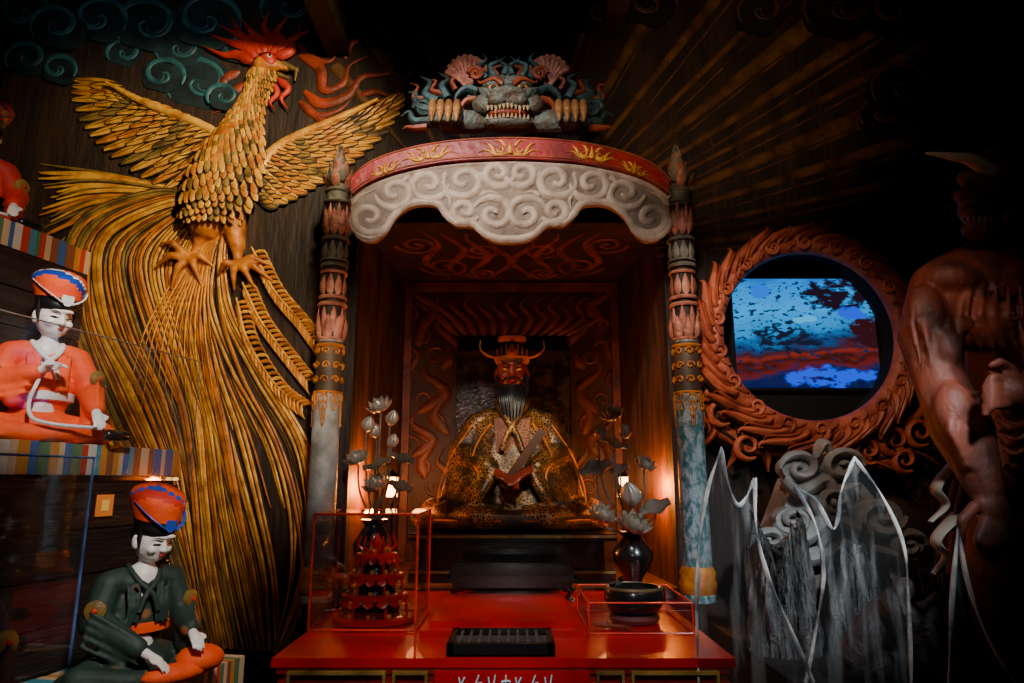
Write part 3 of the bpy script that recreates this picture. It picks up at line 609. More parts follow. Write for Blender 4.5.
# ---------------------------------------------------------------- seated figures
def seated(name,label,cat_,loc,H,yaw,robe,robe2,skin,hatm,king=False,voxb=.009,voxr=.012,tilt=0.,group=None,armpose=0,turn=0.):
    e=thing(name,label,cat_,loc,group)
    T=Matrix.Translation(Vector(loc))@Matrix.Rotation(yaw,4,'Z')@Matrix.Diagonal((H,H,H,1))
    hs=1.20 if king else 1.38; hz=.64 if king else .60
    HT=Matrix.Translation((0,-.01,hz))@Matrix.Rotation(turn,4,'Z')@Matrix.Rotation(tilt,4,'X')@Matrix.Diagonal((hs*(.94 if king else 1),hs,hs,1))@Matrix.Translation((0,.01,-.66))
    def hp(p): return HT@Vector(p)
    if king: LH,RH=Vector((.07,-.25,.27)),Vector((-.05,-.26,.25))
    elif armpose==0: LH,RH=Vector((.24,-.27,.17)),Vector((-.03,-.20,.42))
    else: LH,RH=Vector((.20,-.28,.24)),Vector((-.02,-.29,.16))
    EX=.22 if (king or armpose) else .24
    mb=MB(T)
    mb.chain([(0,0,.12),(0,0,.3),(0,-.01,.54)],[.11,.09,.09]); mb.cap((0,-.01,.54),hp((0,-.015,.70)),.045,.045)
    r_=lambda *a: tuple(x*hs for x in a)
    mb.ell(hp((0,-.01,.775)),r_(.068,.078,.092)); mb.ell(hp((0,-.035,.735)),r_(.052,.050,.046)); mb.ell(hp((0,-.05,.712)),r_(.026,.03,.02))
    mb.cap(hp((0,-.086,.790)),hp((0,-.097,.758)),.006*hs,.010*hs); mb.ell(hp((-.035,-.066,.755)),.020*hs); mb.ell(hp((.035,-.066,.755)),.020*hs)
    for s in (-1,1): mb.ell(hp((s*.07,.0,.765)),r_(.012,.018,.03)); mb.ell(hp((s*.010,-.092,.757)),r_(.006,.007,.005))
    mb.ell(hp((0,-.075,.808)),r_(.045,.02,.012))
    for s,HD in ((1,LH),(-1,RH)):
        el=Vector((s*EX,-.04,.33))
        mb.chain([(0,0,.53),(s*.15,0,.53),el,HD],[.06,.055,.042,.024])
        d=(HD-el).normalized(); pc=HD+d*.03
        side=d.cross(Vector((0,0,1))).normalized()
        mb.cap(HD,pc+d*.015,.024,.026); mb.cap(HD+side*.012,pc+d*.012+side*.014,.018,.018); mb.cap(HD-side*.012,pc+d*.012-side*.014,.018,.018)
        for k in range(4):
            b=pc+d*.022+side*(-.027+.018*k); L=(.044,.054,.050,.038)[k]
            m1=b+d*L*.6+Vector((0,0,-.002)); m2=m1+d*L*.45-Vector((0,0,L*.25)); m3=m2+d*L*.15-Vector((0,0,L*.3))
            mb.chain([b,m1,m2,m3],[.0088,.0082,.0075,.006])
        tb=HD+d*.015+side*(-s*.028)+Vector((0,0,.005)); mb.chain([tb,tb+side*(-s*.02)+d*.02,tb+side*(-s*.018)+d*.045],[.011,.010,.007])
    mb.build('body',skin,e,remesh=(voxb if king else .0078)*H,sm=2)
    mb=MB(T)
    if not king:
        mb.ell((0,.02,.34),(.17,.125,.26)); mb.ell((0,.0,.51),(.16,.10,.085)); mb.ell((0,.03,.10),(.26,.22,.10))
    else:
        prof=[(.0,.43,.28),(.03,.44,.29),(.07,.415,.275),(.12,.375,.25),(.18,.34,.225),(.26,.315,.20),(.34,.295,.18),(.42,.265,.155),(.49,.222,.13),(.54,.165,.105),(.58,.10,.08),(.60,.05,.05)]
        seg=96; o=len(mb.v); n=len(prof)
        for i,(z,rx,ry) in enumerate(prof):
            fold=.055*(1-z/.6)**.8
            for k in range(seg):
                a=2*pi*k/seg; f=1+fold*(sin(a*14+z*9)+.5*sin(a*23-z*14))
                mb.v.append(Vector((rx*f*cos(a),.0+ry*f*sin(a),z)))
        for i in range(n-1):
            for k in range(seg): mb.f.append([o+i*seg+k,o+i*seg+(k+1)%seg,o+(i+1)*seg+(k+1)%seg,o+(i+1)*seg+k]); mb.m.append(0)
        mb.f.append([o+k for k in range(seg)][::-1]);mb.m.append(0); mb.f.append([o+(n-1)*seg+k for k in range(seg)]);mb.m.append(0)
    for s,HD in ((1,LH),(-1,RH)):
        el=Vector((s*(EX+.01),-.03,.33)); mid=el.lerp(HD,.75)
        if king:
            mb.chain([(s*.11,0,.53),(s*.17,0,.50),(s*.25,-.06,.36),(s*.12,-.20,.29)],[.07,.075,.07,.05])
            for k in range(7):
                t=k/6; a=Vector((s*.27,-.06,.34)).lerp(Vector((s*.09,-.22,.27)),t); b=Vector((s*(.33-.14*t),-.16-.12*t,.12-.04*t))
                mb.chain([a,a.lerp(b,.5)+Vector((0,-.02,0)),b],[.030,.026,.022+.006*(k%2)])
            # wide crossed lap under cloth, sweeping out to the seat edges
            mb.chain([(s*.28,-.08,.08),(s*.37,-.16,.075),(s*.18,-.29,.06),(-s*.06,-.31,.05)],[.07,.075,.055,.04])
            mb.chain([(s*.30,.0,.07),(s*.42,-.05,.045),(s*.455,-.08,.035)],[.07,.045,.03])
            for k in range(6):
                mb.chain([(s*(.455-.015*k),-.10-.022*k,.045+.012*k),(s*(.30),-.255-.008*k,.045+.018*k),(s*(.05),-.325+.010*k,.03+.016*k)],[.009,.013,.008])
            mb.chain([(s*.38,-.14,.03),(s*.44,-.13,.025),(s*.480,-.10,.05),(s*.488,-.07,.095)],[.035,.028,.020,.009])
        else:
            mb.chain([(s*.11,0,.535),(s*.17,0,.515),el,mid],[.07,.075,.08,.055])
            hang=mid.lerp(el,.4)-Vector((0,0,.12))
            mb.cap(el.lerp(mid,.3),hang,.065,.055); mb.cap(el.lerp(mid,.9),hang,.045,.05)
            kn=Vector((s*.31,-.12,.070))
            mb.chain([(s*.10,0,.09),kn,(s*.10,-.26,.050),(-s*.08,-.27,.045)],[.10,.072,.052,.045])
            mb.ell((s*.24,-.06,.045),(.16,.19,.045))
            for k in range(5):
                mb.chain([(s*(.14+.03*k),-.02-.02*k,.155-.018*k),(s*(.25+.025*k),-.15,.105-.018*k),(s*(.10+.03*k),-.27+.02*k,.075-.01*k)],[.012,.015,.010])
            for k in range(5): mb.chain([(s*.18,-.04,.50-.025*k),(s*(.270+.008*k),-.09,.39-.04*k),mid+Vector((0,-.03,.045-.04*k))],[.008,.012,.008])
            for k in range(3): mb.chain([(s*(.05+.03*k),-.105,.52),(s*(.04+.03*k),-.135,.40),(s*(.05+.03*k),-.125,.30)],[.008,.010,.008])
    mb.ell((0,-.12,.035),(.38,.18,.035))
    mb.build('robe',robe,e,remesh=voxr*H,sm=1,label='draped wide-sleeved robe')
    cz=.0 if king else -.03; cy=-.03 if king else 0
    mb=MB(T)
    for s in (-1,1): mb.tube(cat([(s*.06,.05,.635+cz),(s*.078,-.03,.62+cz),(s*.045,-.10+cy,.555+cz),(-s*.02,-.135+cy*1.3,.455),(-s*.05,-.14+cy*1.6,.37)],5),[.016]*21,8,flat=1.)
    mb.build('collar',robe2,e)
    if not king:
        mb=MB(T); mb.lathe([(.168,.25),(.182,.255),(.183,.30),(.168,.305)],(0,.02,0),24,sx=1,sy=.78); mb.build('sash',ORANGE if armpose else robe2,e)
    for s in (-1,1):
        mb=MB(T)
        if king: mb.ell(hp((s*.031,-.083,.782)),r_(.013,.006,.005),R=Matrix.Rotation(-s*.2,3,'Y'))
        else: mb.tube([hp((s*.014,-.0855,.780)),hp((s*.030,-.0845,.7825)),hp((s*.047,-.076,.782))],[.0025,.0044,.002],6)
        mb.build('eye',HAIR if not king else GOLD,e)
        mb=MB(T); mb.tube([hp((s*.014,-.093,.802 if not king else .797)),hp((s*.034,-.088,.809)),hp((s*.054,-.07,.804 if not king else .825))],[.002 if not king else .007,.0032 if not king else .008,.0015],6); mb.build('eyebrow',HAIR,e)
    mb=MB(T); mb.ell(hp((0,-.088,.735)),r_(.010,.006,.0035)); mb.build('lips',LIP,e)
    if not king:
        mb=MB(T); mb.ell(hp((0,.014,.80)),r_(.074,.072,.078)); 
        for s in (-1,1): mb.tube([hp((s*.068,-.012,.84)),hp((s*.0715,-.02,.79)),hp((s*.066,-.03,.745))],[.016,.014,.004],7)
        mb.build('hair',HAIR,e)
        SH=Matrix.Identity(4); SH[0][2]=.10; SH[1][2]=.35
        TT=T@HT@Matrix.Translation((0,-.004,.826))@Matrix.Rotation(-.10,4,'X')@SH
        mb=MB(TT)
        prof=[(.076,-.018),(.085,-.004),(.087,.006),(.089,.018),(.094,.032),(.100,.048),(.105,.062),(.110,.076),(.114,.090),(.116,.102),(.116,.114),(.112,.126),(.102,.140),(.084,.152),(.056,.162),(.022,.167)]
        def sw(a,z):
            if z<.02: return 0
            q=z/.167+.42*sin(a+.9)
            return 1 if q<.28 else 2 if q<.48 else 3 if q<.56 else 1 if q<.80 else 4
        mb.lathe(prof,seg=44,sx=.90,sy=1.02,mis=[0]*15+[4],mf=sw)
        mb.build('hat',[HAIR,hatm[0],hatm[1],hatm[2],hatm[3]],e,label='tall rounded court hat with swirled coloured panels over dark brim')
        mb=MB(TT)
        for s in (-1,1): mb.tube(cat([(s*.02,-.100,.01),(s*.06,-.092,.035),(s*.095,-.05,.07),(s*.108,.0,.10)],5),[.009,.004],7,flat=.5)
        mb.petal(Matrix.Translation((0,-.092,.0)),.085,.026,.05,.20)
        mb.build('hat_ornament',hatm[2],e,label='upturned coloured front flap')
        for s in (-1,1):
            mb=MB(T)
            Xc=Matrix.Translation((s*(EX+.035),-.095,.40))@Matrix.Rotation(s*.6,4,'Z')@Matrix.Rotation(pi/2-.1,4,'X')
            for k in range(8): mb.petal(Xc@Matrix.Rotation(k*pi/4,4,'Z')@Matrix.Rotation(pi/2,4,'X'),.046,.017,-.1,mi=0)
            mb.lathe([(.012,-.006),(.012,.016),(.004,.02)],seg=10,X=Xc,mi=1)
            mb.lathe([(.054,-.02),(.054,.003),(.050,.006)],seg=20,X=Xc,mi=2)
            mb.build('sleeve_crest',[GOLD,REDSILK,OLIVE],e,label='round embroidered flower crest')
        if armpose==0:
            mb=MB(T); mb.tube([RH+Vector((.03,-.06,-.01)),RH+Vector((.045,-.075,.03))],[.014,.018],10); mb.build('held_cup',WHITE,e)
            mb=MB(T); mb.tube(cat([(-.05,-.17,.36),(-.09,-.215,.22),(-.08,-.29,.13),(.0,-.33,.10),(.12,-.34,.09),(.24,-.31,.09)],6),.011,7); mb.build('white_cord',WHITE,e)
            mb=MB(T); mb.tube(cat([(-.27,-.17,.34),(-.29,-.20,.20),(-.23,-.24,.14)],6),.012,7); mb.build('white_cuff',WHITE,e)
            mb=MB(T); mb.cap((.30,-.33,.05),(.40,-.28,.05),.035,.03); mb.build('shoe',BLACK,e)
        else:
            mb=MB(T); mb.ell((.26,-.25,.10),(.13,.13,.075)); mb.ell((.10,-.31,.06),(.17,.08,.052)); mb.build('orange_knee_cloth',ORANGE,e)
    else:
        mb=MB(T)
        for k in range(-6,7):
            P=cat([hp((k*.007,-.085+abs(k)*.004,.715)),hp((k*.009,-.12,.66)),hp((k*.006+.004*(k%2),-.135,.58)),hp((k*.002,-.145,.50+abs(k)*.008))],5); mb.tube(P,[.010,.002],6)
        for s in (-1,1):
            mb.tube(cat([hp((s*.006,-.098,.745)),hp((s*.03,-.097,.742)),hp((s*.055,-.08,.72)),hp((s*.06,-.08,.69))],5),[.007,.002],6)
            for q in range(3): mb.tube(cat([hp((s*.066,-.03-.012*q,.76)),hp((s*.07,-.05-.01*q,.70)),hp((s*.05,-.08,.64))],5),[.010,.002],6)
        mb.build('beard',HAIR,e,label='long black beard and moustache')
        mb=MB(T@HT@Matrix.Translation((0,-.004,.83)))
        mb.lathe([(.074,-.018),(.08,-.005),(.082,.014),(.076,.018),(.064,.034),(.060,.075),(.066,.088),(.062,.102),(.03,.112),(.008,.114)],seg=24,mis=[1,1,0,0,0,1,1,0,0,0])
        for s in (-1,1):
            mb.tube(cat([(s*.068,.0,.01),(s*.11,-.01,.018),(s*.145,-.01,.045),(s*.145,-.01,.085)],5),[.014,.005],7,1,flat=.5)
            for q in range(3): mb.tube([(s*(.025+.02*q),-.074+.014*q,.02),(s*(.026+.02*q),-.072+.014*q,.046+.008*(2-q))],[.006,.003],6,1)
        mb.petal(Matrix.Translation((0,-.078,-.005)),.070,.022,.1,-.05,1)
        mb.ell((0,-.088,.025),(.010,.007,.010),2)
        mb.build('crown',[HAIR,GOLD2,REDSILK],e,label='compact black and gold winged court hat')
        mb=MB(T@Matrix.Translation((.015,-.30,.28))@Matrix.Rotation(.62,4,'Y')); mb.box((-.020,-.008,-.10),(.020,.008,.22)); mb.build('tablet',M('dark_wood_tablet',(.08,.03,.015),(.04,.015,.008),.45),e,smooth=False,label='wooden court tablet held diagonally')
        mb=MB(T)
        mb.prism([(-.075,-.172,.36),(.075,-.172,.36),(.09,-.135,.53),(-.09,-.135,.53)],(0,.05,0)); mb.build('breast_panel',Pat('red_gold_brocade',(.14,.018,.006),(.34,.13,.02),60,.14,'edge',.6,0.),e,smooth=False,label='gold and red patterned chest panel')
        for s in (-1,1):
            mb=MB(T); mb.tube(cat([(s*.05,-.345,.05),(s*.20,-.325,.05),(s*.36,-.24,.05),(s*.46,-.14,.04)],5),.0055,5)
            mb.build('gilt_hem',GOLD2,e)
            mb=MB(T); mb.tube(cat([(s*.10,-.205,.50),(s*.16,-.185,.42),(s*.19,-.19,.33),(s*.16,-.24,.24),(s*.22,-.26,.13)],5),.0055,5); mb.build('gilt_piping',GOLD2,e)
            mb=MB(T); mb.tube(cat([(s*.20,-.09,.50),(s*.29,-.12,.36),(s*.34,-.17,.22),(s*.35,-.22,.12)],5),.0050,5); mb.build('gilt_sleeve_edge',GOLD2,e)
    return e
seated('seated_king_statue','dark gilt bearded seated king in winged hat holding a tablet','statue',(.0,3.98,1.240),1.13,0,ENMAD,ENMAR,ENMAF,None,king=True,voxb=.010,voxr=.0075,tilt=.08)
tp=thing('painted_screen','dark weathered framed screen standing behind the seated king','screen',(0,4.42,1.235))
mb=MB(); mb.box((-.36,4.40,1.235),(.38,4.42,2.30)); mb.build('board',PANEL,tp,smooth=False)
mb=MB()
for a,b in (((-.39,4.385,1.235),(-.36,4.425,2.33)),((.38,4.385,1.235),(.41,4.425,2.33)),((-.36,4.385,2.30),(.38,4.425,2.33))): mb.box(a,b)
mb.build('board_frame',UMBER,tp,smooth=False)
# ---------------------------------------------------------------- lotus bouquets
def bouquet(name,label,vase_c,vz0,vz1,flowers,group):
    e=thing(name,label,'metal flowers',(vase_c[0],vase_c[1],vz0),group)
    H=vz1-vz0
    mb=MB(); mb.lathe([(.05,vz0),(.055,vz0+.02*H),(.03,vz0+.15*H),(.04,vz0+.3*H),(.085,vz0+.55*H),(.09,vz0+.68*H),(.055,vz0+.85*H),(.04,vz0+.92*H),(.06,vz1),(.045,vz1-.005)],(vase_c[0],vase_c[1],0),24); mb.build('vase',BLACK,e,label='dark bronze vase')
    root=Vector((vase_c[0],vase_c[1],vz1-.02))
    for i,(u,v,r,kind,dy) in enumerate(flowers):
        c=W(u,v,vase_c[1]+dy)
        mb=MB(); mid=root.lerp(c,.5)+Vector(((c.x-root.x)*.35,0,0)); mb.tube(cat([root,mid,c],8),[.006,.004],6); mb.build('stem',SILVD,e)
        mb=MB(); R=r*vase_c[1]/F
        X=Matrix.Translation(c)@Matrix.Rotation(.35*(1 if (i%2) else -1),4,'Y')@Matrix.Rotation(.45,4,'X')
        if kind=='f':
            for n,tl,L,ph_ in ((8,1.15,1.0,0),(8,.75,.95,.5),(6,.35,.8,0)):
                for k in range(n): mb.petal(X@Matrix.Rotation(2*pi*(k+ph_)/n,4,'Z')@Matrix.Translation((0,-R*.15,0))@Matrix.Rotation(tl,4,'X'),R*L,R*.34,.25,-.1)
            mb.lathe([(R*.1,0),(R*.25,R*.25),(R*.27,R*.4),(R*.1,R*.45)],seg=12,X=X)
            mb.build('lotus_flower',SILV,e)
        elif kind=='b':
            for n,tl,ph_ in ((6,.12,0),(6,-.02,.5)):
                for k in range(n): mb.petal(X@Matrix.Rotation(2*pi*(k+ph_)/n,4,'Z')@Matrix.Translation((0,-R*.2,0))@Matrix.Rotation(tl,4,'X'),R*1.8,R*.4,.3,-.15)
            mb.build('lotus_bud',SILV,e)
        else:
            vs=[];fs=[];n=20
            for j in range(5):
                for k in range(n):
                    a=2*pi*k/n; rr=R*j/4; vs.append(X@Vector((rr*cos(a)*1.2,rr*sin(a),.25*R*(j/4)**2*(1+.6*sin(5*a)))))
            for j in range(4):
                for k in range(n): fs.append([j*n+k,j*n+(k+1)%n,(j+1)*n+(k+1)%n,(j+1)*n+k])
            mb.add(vs,fs); mb.build('lotus_leaf',SILVD,e)
    return e
bouquet('lotus_arrangement','gilt metal lotus flowers in a dark vase beside the glowing lamp',(-.615,3.15),1.001,1.33,
 [(381,409,14,'f',0),(366,431,9,'b',-.04),(377,437,9,'b',.03),(390,425,9,'b',0),(358,461,13,'f',-.03),(402,460,10,'l',.02),(378,466,12,'l',-.05),(391,447,8,'b',0),(378,487,15,'f',-.06),(400,488,10,'l',-.02)],'metal lotus arrangements')
bouquet('lotus_arrangement','gilt metal lotus flowers with broad leaves in a black vase',(.53,3.12),1.001,1.28,
 [(613,417,13,'f',0),(598,440,9,'b',0),(627,438,9,'b',.03),(614,445,12,'l',0),(596,470,14,'l',-.03),(644,467,12,'f',0),(656,509,13,'l',-.03),(601,518,15,'f',-.07),(634,505,14,'b',-.05),(633,528,17,'f',-.08),(620,470,9,'l',.03)],'metal lotus arrangements')
LAMP=M('lamp_glow',(1,.50,.14),(1,.40,.10),.5,emit=16)
for u in (392,623):
    p=W(u,487,3.62); e=thing('altar_lamp','small glowing orange lantern standing in the niche','lamp',(p.x,p.y,1.001),'small niche lanterns')
    mb=MB(); mb.box((p.x-.024,p.y-.024,p.z-.05),(p.x+.024,p.y+.024,p.z+.05)); mb.build('lamp_shade',LAMP,e,smooth=False)
    mb=MB(); mb.lathe([(.04,1.001),(.04,1.015),(.012,1.03),(.01,p.z-.06),(.035,p.z-.052),(.035,p.z-.05)],(p.x,p.y,0),16)
    mb.lathe([(.04,p.z+.05),(.042,p.z+.055),(.015,p.z+.075),(.004,p.z+.09)],(p.x,p.y,0),16)
    for a in (-1,1):
        for b in (-1,1): mb.box((p.x+a*.026-.003,p.y+b*.026-.003,p.z-.05),(p.x+a*.026+.003,p.y+b*.026+.003,p.z+.05))
    mb.build('lamp_frame',BLACK,e)
# ---------------------------------------------------------------- acrylic cases
def case(name,label,a,b,gm,em,r=.004,category='display case'):
    a=Vector(a);b=Vector(b); e=thing(name,label,category,((a.x+b.x)/2,(a.y+b.y)/2,a.z))
    mb=MB(); t=.004
    mb.box((a.x,a.y,a.z),(b.x,a.y+t,b.z)); mb.box((a.x,b.y-t,a.z),(b.x,b.y,b.z)); mb.box((a.x,a.y+t,a.z),(a.x+t,b.y-t,b.z)); mb.box((b.x-t,a.y+t,a.z),(b.x,b.y-t,b.z)); 
    if b.z-a.z>.2: mb.box((a.x,a.y,b.z),(b.x,b.y,b.z+t))
    mb.build('acrylic_walls',gm,e,smooth=False)
    mb=MB()
    for z in (a.z+r,b.z):
        for p,q in (((a.x,a.y,z),(b.x,a.y,z)),((a.x,b.y,z),(b.x,b.y,z)),((a.x,a.y,z),(a.x,b.y,z)),((b.x,a.y,z),(b.x,b.y,z))): mb.tube([p,q],r,6)
    for x in (a.x,b.x):
        for y in (a.y,b.y): mb.tube([(x,y,a.z),(x,y,b.z)],r,6)
    mb.build('case_edges',em,e,label='polished edges coloured as lit red')
    return e
case('acrylic_display_case','tall clear acrylic display case with red edges on the altar',(-.685,2.44,1.002),(-.325,2.80,1.385),GLASS,EDGER,.0045)
case('acrylic_guard_box','low clear acrylic box surrounding the black bowl',(.255,2.40,1.002),(.60,2.80,1.10),GLASS,EDGER,.003)
st=thing('tiered_offering_tower','small red tiered offering stand with gold beads and candles','offering stand',(-.50,2.63,1.002))
ZS=Matrix.Translation((0,0,1.002))@Matrix.Diagonal((1,1,.88,1))@Matrix.Translation((0,0,-1.002))
mb=MB(ZS)
cx,cy=-.50,2.63
for z,r in ((1.002,.145),(1.09,.12),(1.17,.10),(1.25,.075)):
    mb.lathe([(r*.92,z),(r,z+.004),(r,z+.018),(r*.9,z+.022)],(cx,cy,0),28)
    if z>1.05:
        for k in range(16):
            X=Matrix.Translation((cx,cy,z+.004))@Matrix.Rotation(2*pi*k/16,4,'Z')@Matrix.Translation((0,-r,0))@Matrix.Rotation(pi-.3,4,'X'); mb.petal(X,.026,r*.17,.1,0)
mb.lathe([(.02,1.01),(.014,1.05),(.02,1.09),(.014,1.13),(.02,1.17),(.014,1.21),(.02,1.25),(.012,1.29),(.02,1.31),(.003,1.35)],(cx,cy,0),14)
for z,r in ((1.02,.120),(1.108,.100),(1.188,.08)):
    for k in range(6):
        a=2*pi*k/6; mb.tube([(cx+r*cos(a),cy+r*sin(a),z-.005),(cx+r*.92*cos(a),cy+r*.92*sin(a),z+.072)],.005,6)
for k in range(6):
    a=2*pi*k/6; mb.tube(cat([(cx+.03*cos(a),cy+.03*sin(a),1.27),(cx+.07*cos(a),cy+.07*sin(a),1.30),(cx+.06*cos(a),cy+.06*sin(a),1.34)],4),[.008,.003],6)
mb.build('tiers',M('tower_red',(.75,.012,.007),(.48,.008,.005),.3,0,8,coat=.3),st)
mb=MB(ZS)
for z,r in ((1.02,.095),(1.108,.078),(1.188,.058)): mb.lathe([(r,z),(r*.8,z+.03),(r*.3,z+.055),(r*.2,z+.06)],(cx,cy,0),18)
mb.build('black_offering_bowls',BLACK,st,label='stacked black bowls between the tiers')
mb=MB(ZS)
for z,r in ((1.035,.130),(1.12,.108),(1.2,.088),(1.28,.055)):
    for k in range(10):
        a=2*pi*(k+.5)/10; mb.ell((cx+r*.9*cos(a),cy+r*.9*sin(a),z),(.009,.009,.011),seg=8,rings=6)
mb.build('offering_beads',GOLD2,st,label='small dull gold offerings').__setitem__('kind','stuff')
bw=thing('singing_bowl','black bronze bowl bell with thin gold rim on a dark cushion','bowl',(.44,2.60,1.002))
mb=MB(); mb.lathe([(.05,1.03),(.09,1.045),(.108,1.08),(.104,1.115),(.098,1.125),(.09,1.125),(.096,1.11),(.098,1.08),(.08,1.055),(.02,1.045)],(.44,2.6,0),36); mb.build('bowl_body',BLACK,bw)
mb=MB(); mb.lathe([(.103,1.1165),(.1045,1.120),(.0975,1.1275),(.0965,1.1245)],(.44,2.6,0),36,closed=True); mb.build('bowl_rim',M('bowl_rim_bronze',(.22,.15,.07),(.1,.07,.04),.35,.5),bw)
mb=MB(); mb.lathe([(.06,1.003),(.085,1.008),(.09,1.02),(.08,1.034),(.05,1.036)],(.44,2.6,0),28); mb.build('cushion',M('dark_red_cushion',(.10,.02,.015),(.05,.01,.01),.7),bw)
mb=MB(); mb.tube([(.31,2.50,1.012),(.40,2.44,1.014)],.008,8); mb.cap((.29,2.513,1.014),(.32,2.494,1.014),.010,.012)
tag(mb.build('bell_striker',M('striker_wood',(.25,.07,.03),(.15,.04,.02),.4)),'short wooden striker lying beside the black bowl','striker')
# ---------------------------------------------------------------- left tiers
ang=radians(12); D=Vector((sin(ang),cos(ang),0)); Nn=Vector((cos(ang),-sin(ang),0))
STR=[M('stripe_%s'%n,c,tuple(x*.8 for x in c),.6) for n,c in (('cream',(.70,.50,.30)),('red',(.62,.045,.02)),('blue',(.04,.14,.40)),('ochre',(.65,.26,.04)),('green',(.10,.22,.11)),('brown',(.28,.09,.04)),('white',(.72,.66,.56)),('teal',(.06,.30,.38)))]
def tier(E,z,depth,label,length=1.6):
    E=Vector((E[0],E[1],0)); ex=Matrix(((Nn.x,D.x,0,E.x),(Nn.y,D.y,0,E.y),(0,0,1,0),(0,0,0,1)))
    e=thing('display_tier',label,'display step',(E.x,E.y,0),'stepped display shelves')
    mb=MB(ex); mb.box((-depth,-length,0),(-.012,0,z-.085)); mb.build('tier_body',DWOOD,e,smooth=False)
    mb=MB(ex)
    zz=.05
    while zz<z-.12:
        mb.box((-.012,-length,zz),(0,0,zz+.115)); zz+=.12
    mb.build('riser_planks',DWOOD,e,smooth=False)
    mb=MB(ex); y=0; last=-1
    while y<length:
        w=random.uniform(.014,.036); mi=random.choice([q for q in (0,0,1,2,3,3,4,5,6,7) if q!=last]); last=mi
        mb.box((-depth,-min(y+w,length),z-.085),(.004,-y-.002,z-random.uniform(0,.004)),mi); y+=w
    mb.build('striped_mat',STR,e,smooth=False,label='brocade mat with colourful vertical stripes')
E1=W(90,255,2.3);E2=W(180,449,2.3)
tier(E1,2.29,1.0,'top dark wood display step with striped brocade mat')
tier(E2,1.60,.36,'middle dark wood display step with striped brocade mat')
tier((-.74,2.02),1.03,.36,'lower dark wood display step with striped brocade mat',1.4)
seated('court_figurine','white-faced court figurine in orange robe on a striped mat','figurine',(-1.375,1.98,1.603),.49,radians(46),ORANGE,WHITE,SKIN,[ORANGE,BLUE,WHITE,REDSILK],tilt=.24,group='court figurines',voxr=.010,turn=.22)
seated('court_figurine','white-faced court figurine in dark green robe with orange lap cloth','figurine',(-.915,1.77,1.033),.432,radians(48),GREENR,GREENR,SKIN,[ORANGE,REDSILK,BLUE,REDSILK],tilt=.32,group='court figurines',armpose=1,voxr=.010,turn=.30)
seated('court_figurine','white-faced court figurine in red robe on the top step','figurine',(-1.785,2.12,2.293),.46,radians(38),REDSILK,BLACK,SKIN,[REDSILK,GOLD,BLUE,REDSILK],tilt=.1,group='court figurines')
seated('court_figurine','white-faced court figurine in navy robe on the lower step','figurine',(-1.055,1.33,1.033),.42,radians(40),NAVYR,REDSILK,SKIN,[TEAL,WHITE,TEAL,WHITE],tilt=.2,group='court figurines',armpose=1)
def sheet(name,label,pts,th,edges,gm,em,r=.0035):
    P=[Vector(p) for p in pts]; c=sum(P,Vector())/len(P); e=thing(name,label,'acrylic sheet',(c.x,c.y,min(p.z for p in P)))
    mb=MB(); mb.prism(P,th); mb.build('sheet',gm,e,smooth=False)
    mb=MB()
    for a in edges: mb.tube([P[i]+Vector(th)*.5 for i in a],r,6)
    mb.build('cut_edge',em,e); return e
def onE(E,s,off,z): p=Vector((E[0],E[1],0))+D*s+Nn*off; return (p.x,p.y,z)
zt=W(193,362,2.32).z
sheet('acrylic_barrier','clear acrylic barrier standing before the orange figurine',[onE(E2,-1.0,.03,1.50),onE(E2,0.02,.03,1.50),onE(E2,0.02,.03,zt),onE(E2,-1.0,.03,zt)],tuple(Nn*.005),[(1,2,3)],GLASSB,EDGEG,.002)
sheet('acrylic_barrier','clear acrylic barrier with edges painted as blue-lit beside the lower step',[onE(E2,-1.2,.06,.99+.05),onE(E2,-.42,.06,1.04),onE(E2,-.42,.06,1.56),onE(E2,-1.2,.06,1.56)],tuple(Nn*.005),[(1,2,3)],GLASSB,EDGEB,.004)
ct=MB(); Xc=Matrix(((Nn.x,D.x,0,0),(Nn.y,D.y,0,0),(0,0,1,0),(0,0,0,1)))
q=Vector((E2.x,E2.y,0))+D*(-.30)+Nn*.002
ct.box((0,-.03,1.40),(.004,.03,1.46),0,Matrix.Translation(q)@Xc); ct.box((.004,-.012,1.415),(.006,.012,1.445),1,Matrix.Translation(q)@Xc)
tag(ct.build('paper_tag',[M('tag_orange_glow',(.8,.28,.05),(.7,.2,.03),.5,emit=.25),M('tag_yellow_glow',(.9,.6,.1),(.8,.5,.1),.5,emit=.3)],smooth=False),'small orange paper tag with added glow fixed to the dark riser','tag')  # glow added by emission, the paper is no lamp
# ---------------------------------------------------------------- flaming ring + screen
YR=3.16; rc=W(811,334,YR)
ring=thing('flaming_ring_frame','round carved flame ring framing a display screen','carved frame',(rc.x,YR,rc.z-.5))
RI,RO=.405,.49
mb=MB()
def rp(r,a,y): return Vector((rc.x+r*cos(a),y,rc.z+r*sin(a)))
n=72;prof=[(RI+.03,YW-.01),(RI,YR+.03),(RI+.008,YR),(RI+.035,YR-.018),(RO-.03,YR-.015),(RO-.005,YR+.01),(RO+.01,YR+.06),(RO+.01,YW-.01)]
for i in range(n):
    for r,y in prof: mb.v.append(rp(r,2*pi*i/n,y))
for i in range(n):
    for k in range(len(prof)-1):
        a=i*len(prof)+k;b=((i+1)%n)*len(prof)+k; mb.f.append([a,b,b+1,a+1]);mb.m.append(0 if k else 1)
mb.build('ring_body',[SALMON,MATTE],ring)
mb=MB()
rnd=random.Random(3)
